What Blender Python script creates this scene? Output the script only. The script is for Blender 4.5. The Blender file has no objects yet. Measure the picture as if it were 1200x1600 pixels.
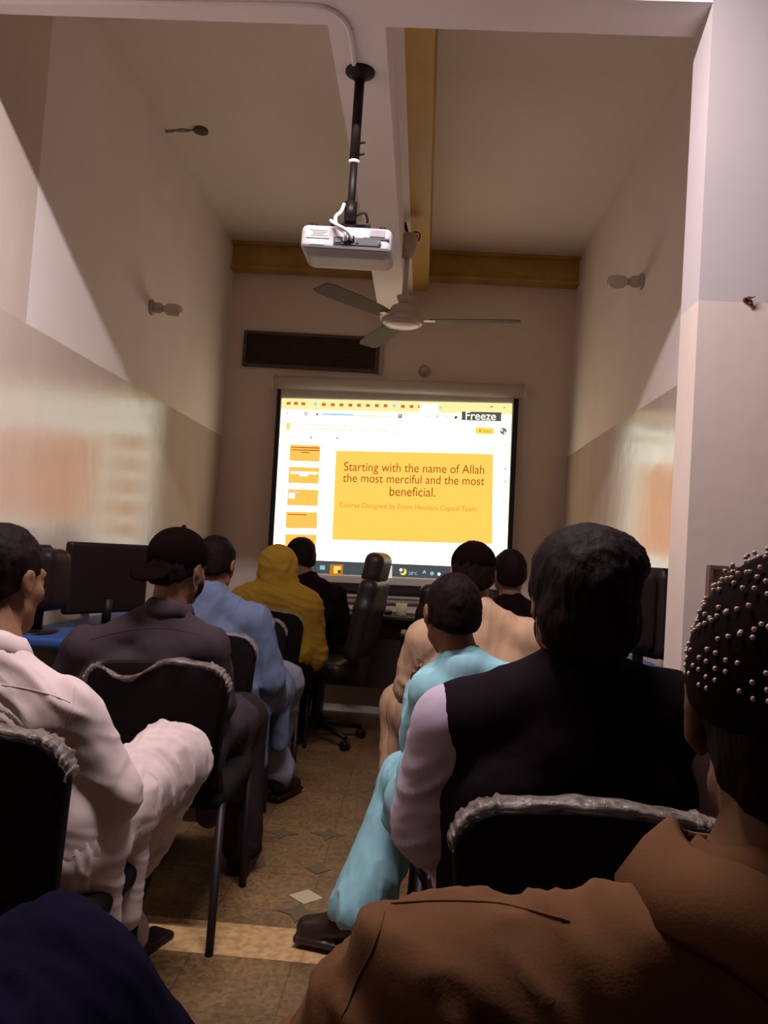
import bpy, bmesh, math, random
import numpy as np
from mathutils import Vector, Matrix
random.seed(7)
D = bpy.data; SC = bpy.context.scene; COL = SC.collection
pi = math.pi

# ------------------------------------------------------------------ camera
EYE = Vector((0.0, 0.0, 1.22)); F = 1250.0
VPX, VPY, ROLL = 658.9, 862.6, 0.0639
_a = Vector(((VPX-600)/F, -(VPY-800)/F, -1)).normalized()      # world +Y in camera axes
_u = Vector((math.sin(ROLL), math.cos(ROLL), 0)); _u = (_u - _u.dot(_a)*_a).normalized()
_x = _a.cross(_u)
W2C = Matrix((_x, _a, _u)).transposed()      # columns: world X, Y, Z in camera axes
C2W = W2C.transposed()
cam = D.cameras.new('camera'); cam.sensor_width = 36; cam.sensor_fit = 'AUTO'; cam.lens = 36*F/1600
cam.clip_start = 0.02
camo = D.objects.new('camera', cam); COL.objects.link(camo)
camo.matrix_world = Matrix.Translation(EYE) @ C2W.to_4x4()
SC.camera = camo
def at(px, py, Y):
    """the point of the room at depth Y that the photograph shows at px, py"""
    d = C2W @ Vector(((px-600)/F, -(py-800)/F, -1))
    return EYE + d*(Y/d.y)
# ------------------------------------------------------------------ light
SC.view_settings.view_transform = 'Standard'; SC.view_settings.look = 'None'
SC.view_settings.exposure = 0.0; SC.view_settings.gamma = 1.0; SC.view_settings.use_curve_mapping = False
w = D.worlds.new('world'); SC.world = w; w.use_nodes = True
w.node_tree.nodes['Background'].inputs[0].default_value = (0.8, 0.46, 0.44, 1)
w.node_tree.nodes['Background'].inputs[1].default_value = 0.034
LAMP_W = 82.0            # tube light in the near part of the room
SCREEN_E = 2.3           # projected picture
SC.cycles.max_bounces = 8
# ------------------------------------------------------------------ helpers
def link(o): COL.objects.link(o); return o
def tag(o, label=None, cat=None, group=None, kind=None):
    if label: o['label'] = label
    if cat: o['category'] = cat
    if group: o['group'] = group
    if kind: o['kind'] = kind
    return o
def empty(name, loc=(0,0,0), rz=0.0):
    o = D.objects.new(name, None); o.empty_display_size = .1
    o.location = loc; o.rotation_euler = (0,0,rz); return link(o)
def mesh(name, verts, faces, mat, parent=None, smooth=False, midx=None):
    me = D.meshes.new(name); me.from_pydata([tuple(v) for v in verts], [], [tuple(f) for f in faces])
    for m in (mat if isinstance(mat, (list, tuple)) else [mat]): me.materials.append(m)
    if smooth: me.polygons.foreach_set('use_smooth', [True]*len(me.polygons))
    if midx is not None: me.polygons.foreach_set('material_index', list(midx))
    me.update()
    o = link(D.objects.new(name, me))
    if parent: o.parent = parent
    return o
class MB:
    """collects shapes of ONE part"""
    def __init__(s): s.v = []; s.f = []
    def add(s, v, f):
        n = len(s.v); s.v += [Vector(p) for p in v]; s.f += [tuple(i+n for i in q) for q in f]; return s
    def box(s, c, h, rot=None, bev=0.0):
        bm = bmesh.new(); bmesh.ops.create_cube(bm, size=2)
        for v in bm.verts: v.co = Vector((v.co.x*h[0], v.co.y*h[1], v.co.z*h[2]))
        if bev: bmesh.ops.bevel(bm, geom=bm.edges[:], offset=bev, segments=2, affect='EDGES', profile=.6)
        bm.verts.index_update(); c = Vector(c)
        s.add([(rot @ v.co if rot else v.co)+c for v in bm.verts], [[v.index for v in f.verts] for f in bm.faces]); bm.free(); return s
    def tube(s, pts, r, n=10, cap=True):
        pts = [Vector(p) for p in pts]; rs = r if isinstance(r, (list, tuple)) else [r]*len(pts)
        V = []; Fc = []; prev = None
        for i, p in enumerate(pts):
            t = (pts[min(i+1, len(pts)-1)]-pts[max(i-1, 0)]).normalized()
            if prev is None:
                prev = t.orthogonal().normalized()
            prev = (prev - prev.dot(t)*t).normalized(); b = t.cross(prev)
            for k in range(n):
                a = 2*pi*k/n; V.append(p + (prev*math.cos(a)+b*math.sin(a))*rs[i])
        for i in range(len(pts)-1):
            for k in range(n):
                Fc.append((i*n+k, i*n+(k+1)%n, (i+1)*n+(k+1)%n, (i+1)*n+k))
        if cap:
            Fc.append(tuple(range(n))[::-1]); Fc.append(tuple((len(pts)-1)*n+k for k in range(n)))
        return s.add(V, Fc)
    def lathe(s, prof, c=(0,0,0), axis=(0,0,1), n=24):
        ax = Vector(axis).normalized(); q = Vector((0,0,1)).rotation_difference(ax); c = Vector(c)
        V = []; Fc = []
        for (r, z) in prof:
            for k in range(n):
                a = 2*pi*k/n; V.append(q @ Vector((r*math.cos(a), r*math.sin(a), z)) + c)
        for i in range(len(prof)-1):
            for k in range(n): Fc.append((i*n+k, i*n+(k+1)%n, (i+1)*n+(k+1)%n, (i+1)*n+k))
        Fc.append(tuple(range(n))[::-1]); Fc.append(tuple((len(prof)-1)*n+k for k in range(n)))
        return s.add(V, Fc)
    def build(s, name, mat, parent=None, smooth=False): return mesh(name, s.v, s.f, mat, parent, smooth)
def sm_pts(pts, n=8):
    """catmull-rom through pts"""
    P = [Vector(p) for p in pts]; out = []
    for i in range(len(P)-1):
        p0 = P[max(i-1,0)]; p1 = P[i]; p2 = P[i+1]; p3 = P[min(i+2,len(P)-1)]
        for k in range(n):
            t = k/n
            out.append(.5*((2*p1)+(p2-p0)*t+(2*p0-5*p1+4*p2-p3)*t*t+(3*p1-p0-3*p2+p3)*t**3))
    return out+[P[-1]]
def autosmooth(o, ang=40):
    me = o.data; me.polygons.foreach_set('use_smooth', [True]*len(me.polygons)); me.set_sharp_from_angle(angle=math.radians(ang)); return o
# materials
def mat(name, col, rough=.6, metal=0.0, spec=.5, emit=None, noise=None, bump=None, **kw):
    """noise=(scale, second colour, detail, stretch) ; bump=(scale, strength, stretch)"""
    m = D.materials.new(name); m.use_nodes = True; nt = m.node_tree; b = nt.nodes['Principled BSDF']
    b.inputs['Base Color'].default_value = (*col, 1); b.inputs['Roughness'].default_value = rough
    b.inputs['Metallic'].default_value = metal; b.inputs['Specular IOR Level'].default_value = spec
    for k, v in kw.items(): b.inputs[k.replace('_', ' ')].default_value = v
    if emit:
        b.inputs['Emission Color'].default_value = (*emit[:3], 1); b.inputs['Emission Strength'].default_value = emit[3]
    tc = nt.nodes.new('ShaderNodeTexCoord')
    def tex(scale, detail, stretch):
        mp = nt.nodes.new('ShaderNodeMapping'); mp.inputs['Scale'].default_value = stretch
        nt.links.new(tc.outputs['Object'], mp.inputs['Vector'])
        n = nt.nodes.new('ShaderNodeTexNoise'); n.inputs['Scale'].default_value = scale; n.inputs['Detail'].default_value = detail
        nt.links.new(mp.outputs[0], n.inputs['Vector']); return n
    if noise:
        n = tex(noise[0], noise[2] if len(noise) > 2 else 4, noise[3] if len(noise) > 3 else (1,1,1))
        r = nt.nodes.new('ShaderNodeValToRGB'); r.color_ramp.elements[0].position = .38; r.color_ramp.elements[1].position = .66
        r.color_ramp.elements[0].color = (*col, 1); r.color_ramp.elements[1].color = (*noise[1], 1)
        nt.links.new(n.outputs[0], r.inputs[0]); nt.links.new(r.outputs[0], b.inputs['Base Color'])
    if bump:
        n = tex(bump[0], 5, bump[2] if len(bump) > 2 else (1,1,1))
        bp = nt.nodes.new('ShaderNodeBump'); bp.inputs['Strength'].default_value = bump[1]; bp.inputs['Distance'].default_value = .01
        nt.links.new(n.outputs[0], bp.inputs['Height']); nt.links.new(bp.outputs[0], b.inputs['Normal'])
    return m
def emis(name, col, s):
    m = D.materials.new(name); m.use_nodes = True; nt = m.node_tree; nt.nodes.clear()
    e = nt.nodes.new('ShaderNodeEmission'); e.inputs[0].default_value = (*col, 1); e.inputs[1].default_value = s
    o = nt.nodes.new('ShaderNodeOutputMaterial'); nt.links.new(e.outputs[0], o.inputs[0]); return m

# ------------------------------------------------------------------ room
XL, XR, YB, ZC = -1.579, 1.035, 6.0, 3.473     # left wall, right wall, back wall, ceiling
HN, HF, HZ, XP = 2.315, 2.475, 2.886, 0.75   # header / pillar: near, far, underside, pillar's inner face
DADO = 2.0
def wall_mat(name, up, low, band=None, lowrough=.16, uprough=.75):
    """oil paint up to the dado line, distemper above it; drips and patches are in the paint"""
    m = D.materials.new(name); m.use_nodes = True; nt = m.node_tree; b = nt.nodes['Principled BSDF']; N = nt.nodes.new; L = nt.links.new
    g = N('ShaderNodeNewGeometry'); sep = N('ShaderNodeSeparateXYZ'); L(g.outputs['Position'], sep.inputs[0])
    n1 = N('ShaderNodeTexNoise'); n1.inputs['Scale'].default_value = 2.3; n1.inputs['Detail'].default_value = 6; L(g.outputs['Position'], n1.inputs['Vector'])
    mp = N('ShaderNodeMapping'); mp.inputs['Scale'].default_value = (3.2, 3.2, .7); L(g.outputs['Position'], mp.inputs['Vector'])
    n2 = N('ShaderNodeTexNoise'); n2.inputs['Scale'].default_value = 1.4; n2.inputs['Detail'].default_value = 3; L(mp.outputs[0], n2.inputs['Vector'])
    # dado mask with a hand painted edge
    ad = N('ShaderNodeMath'); ad.operation = 'MULTIPLY_ADD'; L(n1.outputs[0], ad.inputs[0]); ad.inputs[1].default_value = .012; L(sep.outputs['Z'], ad.inputs[2])
    gt = N('ShaderNodeMath'); gt.operation = 'GREATER_THAN'; L(ad.outputs[0], gt.inputs[0]); gt.inputs[1].default_value = DADO+.006
    mask = gt.outputs[0]
    if band is not None:      # nearer than this depth the upper wall carries the dado's colour as well
        yy = N('ShaderNodeMath'); yy.operation = 'GREATER_THAN'; L(sep.outputs['Y'], yy.inputs[0]); yy.inputs[1].default_value = band
        mm = N('ShaderNodeMath'); mm.operation = 'MULTIPLY'; L(gt.outputs[0], mm.inputs[0]); L(yy.outputs[0], mm.inputs[1]); mask = mm.outputs[0]
    def var(c, f, node):
        r = N('ShaderNodeValToRGB'); r.color_ramp.elements[0].position = .35; r.color_ramp.elements[1].position = .7
        r.color_ramp.elements[0].color = (*[x*f for x in c], 1); r.color_ramp.elements[1].color = (*c, 1); L(node.outputs[0], r.inputs[0]); return r
    u = var(up, .93, n1); l = var(low, .90, n2)
    mx = N('ShaderNodeMixRGB'); L(mask, mx.inputs[0]); L(l.outputs[0], mx.inputs[1]); L(u.outputs[0], mx.inputs[2]); L(mx.outputs[0], b.inputs['Base Color'])
    rr = N('ShaderNodeMapRange'); L(n2.outputs[0], rr.inputs[0]); rr.inputs[3].default_value = lowrough-.05; rr.inputs[4].default_value = lowrough+.08
    mr = N('ShaderNodeMix'); L(gt.outputs[0], mr.inputs[0]); L(rr.outputs[0], mr.inputs[2]); mr.inputs[3].default_value = uprough; L(mr.outputs[0], b.inputs['Roughness'])
    n3 = N('ShaderNodeTexNoise'); n3.inputs['Scale'].default_value = 14; n3.inputs['Detail'].default_value = 5; L(g.outputs['Position'], n3.inputs['Vector'])
    bp = N('ShaderNodeBump'); bp.inputs['Strength'].default_value = .12; bp.inputs['Distance'].default_value = .008; L(n3.outputs[0], bp.inputs['Height']); L(bp.outputs[0], b.inputs['Normal'])
    b.inputs['Specular IOR Level'].default_value = .5
    return m
M = {}
M['wall_side'] = wall_mat('side wall paint', (.84,.77,.73), (.66,.55,.47), band=2.98)
M['wall_right'] = wall_mat('right wall paint', (.84,.77,.73), (.66,.55,.47))
M['wall_back'] = wall_mat('back wall paint', (.84,.71,.62), (.82,.69,.60), lowrough=.5)
M['pillar'] = wall_mat('pillar paint', (.50,.44,.435), (.70,.575,.51), lowrough=.5)
M['ceil'] = mat('ceiling distemper', (.80,.73,.66), .9, spec=.1, noise=(1.2,(.84,.77,.70),5))
M['header'] = mat('header paint', (.88,.82,.83), .7, spec=.2, noise=(3,(.92,.86,.87),5), bump=(16,.1))
M['girder'] = mat('yellow girder paint', (.55,.34,.07), .45, noise=(5,(.42,.25,.05),6,(1,.3,1)), bump=(20,.15))
M['whitepl'] = mat('white plastic', (.75,.70,.68), .4)
M['black'] = mat('black metal', (.010,.004,.004), .5, spec=.3)
M['blackpl'] = mat('black plastic', (.010,.004,.004), .5, spec=.25)

def quadbox(name, x0, x1, y0, y1, z0, z1, m, kind='structure', bev=0.0, parent=None):
    o = MB().box(((x0+x1)/2,(y0+y1)/2,(z0+z1)/2), (abs(x1-x0)/2,abs(y1-y0)/2,abs(z1-z0)/2), bev=bev).build(name, m, parent)
    if kind: o['kind'] = kind
    return o
YF = -1.6
# floor: worn terrazzo tiles
def floor_mat():
    m = D.materials.new('terrazzo tiles'); m.use_nodes = True; nt = m.node_tree; b = nt.nodes['Principled BSDF']; N = nt.nodes.new; L = nt.links.new
    g = N('ShaderNodeNewGeometry')
    br = N('ShaderNodeTexBrick'); br.offset = 0; br.inputs['Scale'].default_value = 1; br.inputs['Brick Width'].default_value = .30; br.inputs['Row Height'].default_value = .30
    br.inputs['Mortar Size'].default_value = .003; br.inputs['Color1'].default_value = (.17,.105,.050,1); br.inputs['Color2'].default_value = (.20,.125,.06,1); br.inputs['Mortar'].default_value = (.12,.075,.036,1)
    L(g.outputs['Position'], br.inputs['Vector'])
    v = N('ShaderNodeTexVoronoi'); v.inputs['Scale'].default_value = 70; L(g.outputs['Position'], v.inputs['Vector'])
    r = N('ShaderNodeValToRGB'); r.color_ramp.elements[0].color = (.55,.5,.45,1); r.color_ramp.elements[1].color = (1.25,1.2,1.1,1)
    bw = N('ShaderNodeRGBToBW'); L(v.outputs['Color'], bw.inputs[0]); L(bw.outputs[0], r.inputs[0])
    n = N('ShaderNodeTexNoise'); n.inputs['Scale'].default_value = 3.5; n.inputs['Detail'].default_value = 6; L(g.outputs['Position'], n.inputs['Vector'])
    r2 = N('ShaderNodeValToRGB'); r2.color_ramp.elements[0].position = .3; r2.color_ramp.elements[1].position = .7; r2.color_ramp.elements[0].color = (.7,.68,.62,1); r2.color_ramp.elements[1].color = (1.15,1.12,1.05,1); L(n.outputs[0], r2.inputs[0])
    m1 = N('ShaderNodeMixRGB'); m1.blend_type = 'MULTIPLY'; m1.inputs[0].default_value = 1; L(br.outputs['Color'], m1.inputs[1]); L(r.outputs[0], m1.inputs[2])
    m2 = N('ShaderNodeMixRGB'); m2.blend_type = 'MULTIPLY'; m2.inputs[0].default_value = 1; L(m1.outputs[0], m2.inputs[1]); L(r2.outputs[0], m2.inputs[2]); L(m2.outputs[0], b.inputs['Base Color'])
    b.inputs['Roughness'].default_value = .5; return m
M['floor'] = floor_mat()
M['thresh'] = mat('pale marble chips', (.52,.32,.14), .5, noise=(38,(.34,.20,.085),3), bump=(60,.2))
M['inlayd'] = mat('dark inlay', (.10,.07,.035), .5); M['inlayl'] = mat('pale inlay', (.45,.37,.24), .5)
quadbox('floor', XL-.2, 3.2, YF, YB+.2, -.12, 0, M['floor'])
th = mesh('trim_1', [(XL,2.385,.002),(XP,2.385,.002),(XP,2.585,.002),(XL,2.585,.002),(XL,2.385,-.02),(XP,2.385,-.02),(XP,2.585,-.02),(XL,2.585,-.02)],
          [(0,1,2,3),(4,7,6,5),(0,4,5,1),(1,5,6,2),(2,6,7,3),(3,7,4,0)], M['thresh']); th['kind'] = 'structure'
quadbox('wall_left', XL-.2, XL, YF, YB+.2, 0, ZC+.15, M['wall_side'])
quadbox('wall_right', XR, XR+.2, HF, YB+.2, 0, ZC+.15, M['wall_right'])
quadbox('wall_back', XL, XR, YB, YB+.2, 0, ZC+.15, M['wall_back'])
quadbox('ceiling', XL, 3.2, YF, YB, ZC, ZC+.15, M['ceil'])
quadbox('wall_front', XP, 3.2, HN, HF, 0, ZC, M['pillar'])
quadbox('trim_2', XL, XP, HN, HF, HZ, ZC, M['header'])            # header over the opening
BX0, BX1 = -.409, -.223
quadbox('trim_3', BX0, BX1, HF, YB, HZ, ZC, M['header'])          # beam along the room
# yellow steel girders: along the beam and along the back wall
GZ = 3.15
def ibeam(name, axis, a0, a1, c, zt, wd, hgt):
    mb = MB(); ft = .014; wb = .012; cc = (a0+a1)/2; hl = (a1-a0)/2
    for z in (zt-ft/2, zt-hgt+ft/2):
        mb.box((c,cc,z) if axis == 'y' else (cc,c,z), (wd/2,hl,ft/2) if axis == 'y' else (hl,wd/2,ft/2))
    mb.box((c,cc,zt-hgt/2) if axis == 'y' else (cc,c,zt-hgt/2), (wb/2,hl,hgt/2-ft) if axis == 'y' else (hl,wb/2,hgt/2-ft))
    o = mb.build(name, M['girder']); o['kind'] = 'structure'; return o
ibeam('trim_4', 'y', HF, YB-.14, -.131, GZ+.17, .116, .17)
quadbox('trim_5', BX1, BX1+.035, HF, YB-.14, GZ-.01, ZC, M['header'])
quadbox('trim_6', BX1+.035, -.073, HF, YB-.14, GZ+.17, ZC, M['girder'])
ibeam('trim_7', 'x', XL, BX0, YB-.07, ZC-.005, .12, .20)
ibeam('trim_8', 'x', BX1, XR, YB-.07, ZC-.005, .12, .20)
# inlays in the floor
def inlay(name, pts, m):
    v = [Vector((p[0],p[1],.003)) for p in pts]+[Vector((p[0],p[1],-.01)) for p in pts]; n = len(pts)
    o = mesh(name, v, [tuple(range(n)), tuple(range(2*n-1,n-1,-1))]+[(i,i+n,(i+1)%n+n,(i+1)%n) for i in range(n)], m); o['kind'] = 'structure'; return o
def floorpt(px, py):
    d = C2W @ Vector(((px-600)/F, -(py-800)/F, -1)); return EYE + d*(-EYE.z/d.z)
k = 9
for (px, py, r, mm, star) in ((512,1304,.075,'inlayd',1),(497,1358,.05,'inlayd',0),(478,1402,.06,'inlayl',0),(466,1426,.075,'inlayd',1),(440,1302,.075,'inlayd',1)):
    c = floorpt(px, py); n = 8 if star else 4
    inlay('trim_%d' % k, [(c.x+math.cos(2*pi*i/n)*r*(1 if (i % 2 == 0 or not star) else .42), c.y+math.sin(2*pi*i/n)*r*(1 if (i % 2 == 0 or not star) else .42)) for i in range(n)], M[mm]); k += 1

# ------------------------------------------------------------------ tube light over the near part of the room (just above the photo's frame)
LX, LY, LZ = -.25, 1.72, 3.30
t = empty('tube_light', (LX, LY, LZ)); tag(t, 'white batten tube light hung on rods before the header beam', 'lamp')
for s in (-1, 1): MB().tube([(s*.45,0,-.01),(s*.45,0,ZC-LZ)], .006, 8).build('rod', M['whitepl'], t, True)
MB().box((0,0,-.03), (.62,.03,.03), bev=.006).build('batten', M['whitepl'], t)
for s in (-1, 1): MB().box((s*.61,0,-.085), (.012,.018,.028), bev=.004).build('end_holder', M['whitepl'], t)
MB().tube([(-.6,0,-.095),(.6,0,-.095)], .014, 12).build('tube', emis('tube glow', (.93,.88,1.0), 6), t, True)
la = D.lights.new('tube_glow', 'AREA'); la.shape = 'RECTANGLE'; la.size = 1.2; la.size_y = .05; la.energy = LAMP_W; la.color = (1.0,.90,.94)
lo = link(D.objects.new('tube_glow', la)); lo.location = (0,0,-.115); lo.parent = t

# ------------------------------------------------------------------ projection screen
YS = 5.90
wall_screen = empty('projection_screen', at(620, 760, YS)); tag(wall_screen, 'pull-down projection screen on the back wall with a lit slide', 'screen')
o0 = wall_screen.location.copy()
def flat(name, quad, m, y, parent=wall_screen, th=.002):
    v = [at(px, py, y)-o0 for (px, py) in quad]; n = len(v)
    v += [p+Vector((0,th,0)) for p in v]
    f = [tuple(range(n)), tuple(range(2*n-1,n-1,-1))]+[(i,(i+1)%n,(i+1)%n+n,i+n) for i in range(n)]
    return mesh(name, v, f, m, parent)
M['scr_border'] = mat('screen black border', (.012,.008,.008), .7)
M['scr_grey'] = mat('screen fabric', (.62,.58,.56), .8)
flat('border', [(434,600),(811,619),(797,931),(415,912)], M['scr_border'], YS+.004)
flat('fabric', [(440,601),(803,619),(790,922),(424,905)], M['scr_grey'], YS)
E = SCREEN_E
EM = dict(white=emis('lit white',(1.0,1.01,.80),E), cream=emis('lit yellow bar',(1.0,.80,.34),1.15), yellow=emis('lit slide yellow',(1.9,.67,.115),1.0), yel2=emis('lit thumbnail',(1.5,.62,.11),.95),
          ink=emis('lit dark ink',(.22,.085,.010),1), ink2=emis('lit orange ink',(.70,.25,.03),1), pale=emis('lit pale grey',(.72,.70,.52),1), pale2=emis('lit faint line',(1.0,.86,.55),1),
          bar=emis('lit taskbar',(.075,.08,.085),1), dark=emis('lit dark grey',(.06,.06,.055),1), red=emis('lit red',(.62,.13,.06),1), blue=emis('lit blue',(.45,.75,.85),1), share=emis('lit amber',(1.0,.72,.1),1.0), cyan=emis('lit cyan', (.25,.55,.62),1),
          lab=emis('lit label grey',(.10,.10,.08),1), green=emis('lit green',(.10,.22,.15),1), wtxt=emis('lit white text',(1,.98,.88),1.1), orange=emis('lit orange',(.55,.20,.03),1), moon=emis('lit moon',(1,.75,.12),1))
# picture corners in the photograph: a bilinear frame (0..1 across, 0..1 down)
TL, TR, BR, BL = (440.5,622.5), (800,630.5), (790.5,909), (424.5,893)
def uv(u, v):
    a = (TL[0]+(TR[0]-TL[0])*u, TL[1]+(TR[1]-TL[1])*u); b = (BL[0]+(BR[0]-BL[0])*u, BL[1]+(BR[1]-BL[1])*u)
    return (a[0]+(b[0]-a[0])*v, a[1]+(b[1]-a[1])*v)
picture = flat('picture', [TL,TR,BR,BL], EM['white'], YS-.004)
_po = picture
def rect(name, u0, v0, u1, v1, m, y=.008): return flat(name, [uv(u0,v0),uv(u1,v0),uv(u1,v1),uv(u0,v1)], EM[m], YS-y)
def pxrect(name, x0, y0, x1, y1, m, y=.008):
    return flat(name, [(x0,y0),(x1,y0+(x1-x0)*.024),(x1-(y1-y0)*.035,y1+(x1-x0)*.03),(x0-(y1-y0)*.045,y1)], EM[m], YS-y)
def disc(name, px, py, r, m, y=.010, n=16): return flat(name, [(px+r*math.cos(-2*pi*i/n), py+r*math.sin(-2*pi*i/n)) for i in range(n)], EM[m], YS-y)
def glyphs(body, bold):
    c = D.curves.new('lettering', 'FONT'); c.body = body; c.offset = bold; tmp = D.objects.new('lettering', c); COL.objects.link(tmp)
    dg = bpy.context.evaluated_depsgraph_get(); me = D.meshes.new_from_object(tmp.evaluated_get(dg)); D.objects.remove(tmp); D.curves.remove(c)
    xs = [v.co.x for v in me.vertices]; return me, min(xs), max(xs)
def text(name, s, px, py, wpx, m, slope=.03, y=.012, bold=0.0, hscale=1.0):
    """flat lettering, a part per word; px,py = left end of the base line, wpx = its width in the photograph"""
    f, x0, x1 = glyphs(s, bold); D.meshes.remove(f); k = wpx/(x1-x0); words = s.split(' ')
    for i, wd in enumerate(words):
        me, a0, a1 = glyphs(wd, bold); f, b0, b1 = glyphs(' '.join(words[:i+1]), bold); D.meshes.remove(f)
        sh = b1-a1-x0
        for v in me.vertices:
            lx = (v.co.x+sh)*k; ly = v.co.y*k*hscale
            v.co = at(px+lx+ly*.045, py+lx*slope-ly, YS-y)-o0
        me.materials.clear(); me.materials.append(EM[m])
        o = link(D.objects.new(name, me)); o.parent = wall_screen
rect('tab_bar', 0, 0, 1, .062, 'cream', .006)
rect('active_tab', .60, .012, .68, .062, 'white')
icons = [(451,630.2),(462.5,630.4),(474,631),(493,631.3),(506,632),(520,632.4),(533.5,632.6),(547.5,633),(561,633.2),(575,633.4),(589,633.7),(602.5,634),(616,634),(629.5,635),(643,635.2),(656.5,635.4)]
for i, (x, y) in enumerate(icons):
    if i in (3, 12): disc('tab_icon', x, y, 3.2, 'blue')
    else:
        pxrect('tab_icon', x-3, y-2.3, x+3, y+2.1, 'red')
disc('tab_icon', 688, 636.5, 2.5, 'blue')
pxrect('window_button', 766, 634.5, 770, 636.5, 'orange'); pxrect('window_button', 787, 636, 789.5, 637.5, 'orange')
text('back_arrow', '<', 446.5, 648.6, 3.5, 'dark', .03, .010); pxrect('back_arrow', 447.5, 645.3, 452.5, 646.1, 'dark', .010)
disc('reload_icon', 478, 646.3, 3.0, 'dark', .010); disc('reload_icon', 478, 646.3, 2.1, 'pale2', .012)
disc('padlock_icon', 495.5, 647.3, 1.7, 'dark'); pxrect('address_text', 503, 645.2, 552, 648.6, 'blue'); pxrect('address_text', 552, 648, 612, 650.2, 'pale2')
pxrect('toolbar_icon', 622.3, 646.8, 628.2, 653, 'dark', .010); disc('toolbar_icon', 625, 649.5, 1.8, 'pale', .012)
disc('toolbar_icon', 668, 650.5, 2.2, 'pale2'); disc('toolbar_icon', 683.5, 650.8, 2.4, 'blue'); disc('toolbar_icon', 697, 651.2, 2.2, 'pale2')
disc('toolbar_icon', 712, 652.5, 2.2, 'dark'); pxrect('toolbar_icon', 711, 650, 715, 652, 'dark', .010)
pxrect('freeze_label', 721.7, 643.0, 783.5, 656.4, 'lab', .010)
text('freeze_text', 'Freeze', 727.3, 655.2, 47.5, 'wtxt', .024, .014, .012)
pxrect('document_icon', 447.5, 660.5, 453, 671, 'share', .010)
for (x0, x1, y) in ((464,500,662),(503,545,663.5),(548,566,664.5)): pxrect('title_line', x0, y, x1, y+1.6, 'pale2')
for (x0, x1, y) in ((465,478,668.6),(482,495,669),(499,515,669.6),(519,540,670.2),(545,557,671),(562,578,671.6),(583,606,672.4),(615,624,673.8)): pxrect('menu_word', x0, y, x1, y+2.0, 'pale2')
for (x, y) in ((658,668.4),(700,669.6),(716,670.2),(730,670.7)): disc('toolbar_icon', x, y, 1.5, 'pale2')
pxrect('toolbar_icon', 673, 670.2, 680, 671.6, 'pale'); pxrect('share_button', 743.5, 667.6, 772, 677.8, 'share', .010)
disc('share_lock', 750, 673.2, 1.4, 'orange', .013); text('share_text', 'Share', 754.5, 675.4, 13, 'ink2', .024, .013)
disc('account_picture', 786.5, 673.6, 5.4, 'green', .010); disc('account_picture', 784.2, 672.2, 1.7, 'wtxt', .012); disc('account_picture', 788.6, 675.6, 1.5, 'wtxt', .012)
for (x, m_) in ((450,'pale2'),(466,'pale2'),(475,'pale2'),(486,'dark'),(508,'pale2'),(527,'dark'),(536,'pale2'),(548,'pale2'),(561,'pale2')): disc('toolbar_icon', x, 682.6+(x-450)*.025, 1.4 if m_ == 'dark' else 1.0, m_)
thumb = [((453.4,694.6),(500.6,696.2),(499.6,721.4),(451.8,719.8)), ((451.6,729.2),(499,730.8),(497.6,756),(450.2,754.4)), ((450.2,764),(497.4,765.6),(496.4,790.6),(448.4,789.2)), ((447.2,799.2),(495.8,800.6),(495.2,826),(446.4,825)), ((446,834.6),(494.4,835.6),(493,858),(445,858))]
for q in thumb: flat('thumbnail', q, EM['yel2'], YS-.010)
for j, (x0, x1, y) in enumerate(((455,499,699.6),(455.5,499,703.4),(470,484,707.4))): pxrect('thumbnail_line', x0, y-1.3, x1, y-.1, 'ink', .013)
pxrect('thumbnail_box', 454, 736.2, 497, 740.4, 'wtxt', .013); pxrect('thumbnail_box', 468, 740, 481, 744, 'wtxt', .013)
pxrect('thumbnail_box', 451, 770.4, 461, 779, 'wtxt', .013); pxrect('thumbnail_box', 452, 768.2, 467, 770, 'blue', .013); pxrect('thumbnail_line', 449.5, 803, 479, 804.2, 'ink', .013)
flat('slide', [(525,704),(770.5,709.5),(769,850),(519,843)], EM['yellow'], YS-.010)
text('slide_title', 'Starting with the name of Allah', 537.3, 735.4, 219, 'ink', .023, .014, .0, 1.12)
text('slide_title', 'the most merciful and the most', 535.6, 752.8, 221, 'ink', .024, .014, .0, 1.12)
text('slide_title', 'beneficial.', 608.5, 774.6, 71.5, 'ink', .022, .014, .0, 1.12)
text('slide_subtitle', 'Course Designed by Ecom Hustlers Capital Team.', 530.5, 792.4, 215.5, 'ink2', .0315, .014, -.006, 1.06)
text('notes_text', 'Click to add speaker notes', 511, 861.4, 56, 'pale', .03, .010)
for (x, y, m_) in ((789,694,'pale2'),(789.4,732.6,'blue'),(789.2,752.4,'blue'),(788,782,'pale2')): disc('side_icon', x, y, 2.2, m_)
flat('taskbar', [uv(0,.925),uv(1,.925),uv(1,1),uv(0,1)], EM['bar'], YS-.008)
pxrect('taskbar_item', 500, 883.4, 508, 890, 'cyan', .010); pxrect('taskbar_item', 515.8, 881.6, 536, 900, 'orange', .010); pxrect('taskbar_item', 521.6, 884.6, 532.6, 895.8, 'moon', .012); pxrect('taskbar_item', 527.6, 890.6, 532.6, 895.8, 'dark', .014)
pxrect('taskbar_item', 604.6, 883.4, 613, 903, 'pale', .010)
disc('weather_icon', 630, 893.4, 5.4, 'moon', .011); disc('weather_icon', 627.4, 891.4, 4.4, 'bar', .013); disc('weather_icon', 626.6, 890.6, 2.6, 'wtxt', .014)
text('temperature_text', '28°C', 638.6, 898, 13.5, 'cyan', .03, .012, .01)
text('tray_mark', '^', 660, 899.4, 5.5, 'pale', .03, .012, .01); disc('tray_mark', 675, 896, 3, 'cyan', .011); disc('tray_mark', 686, 897, 2.6, 'wtxt', .011)
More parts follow.
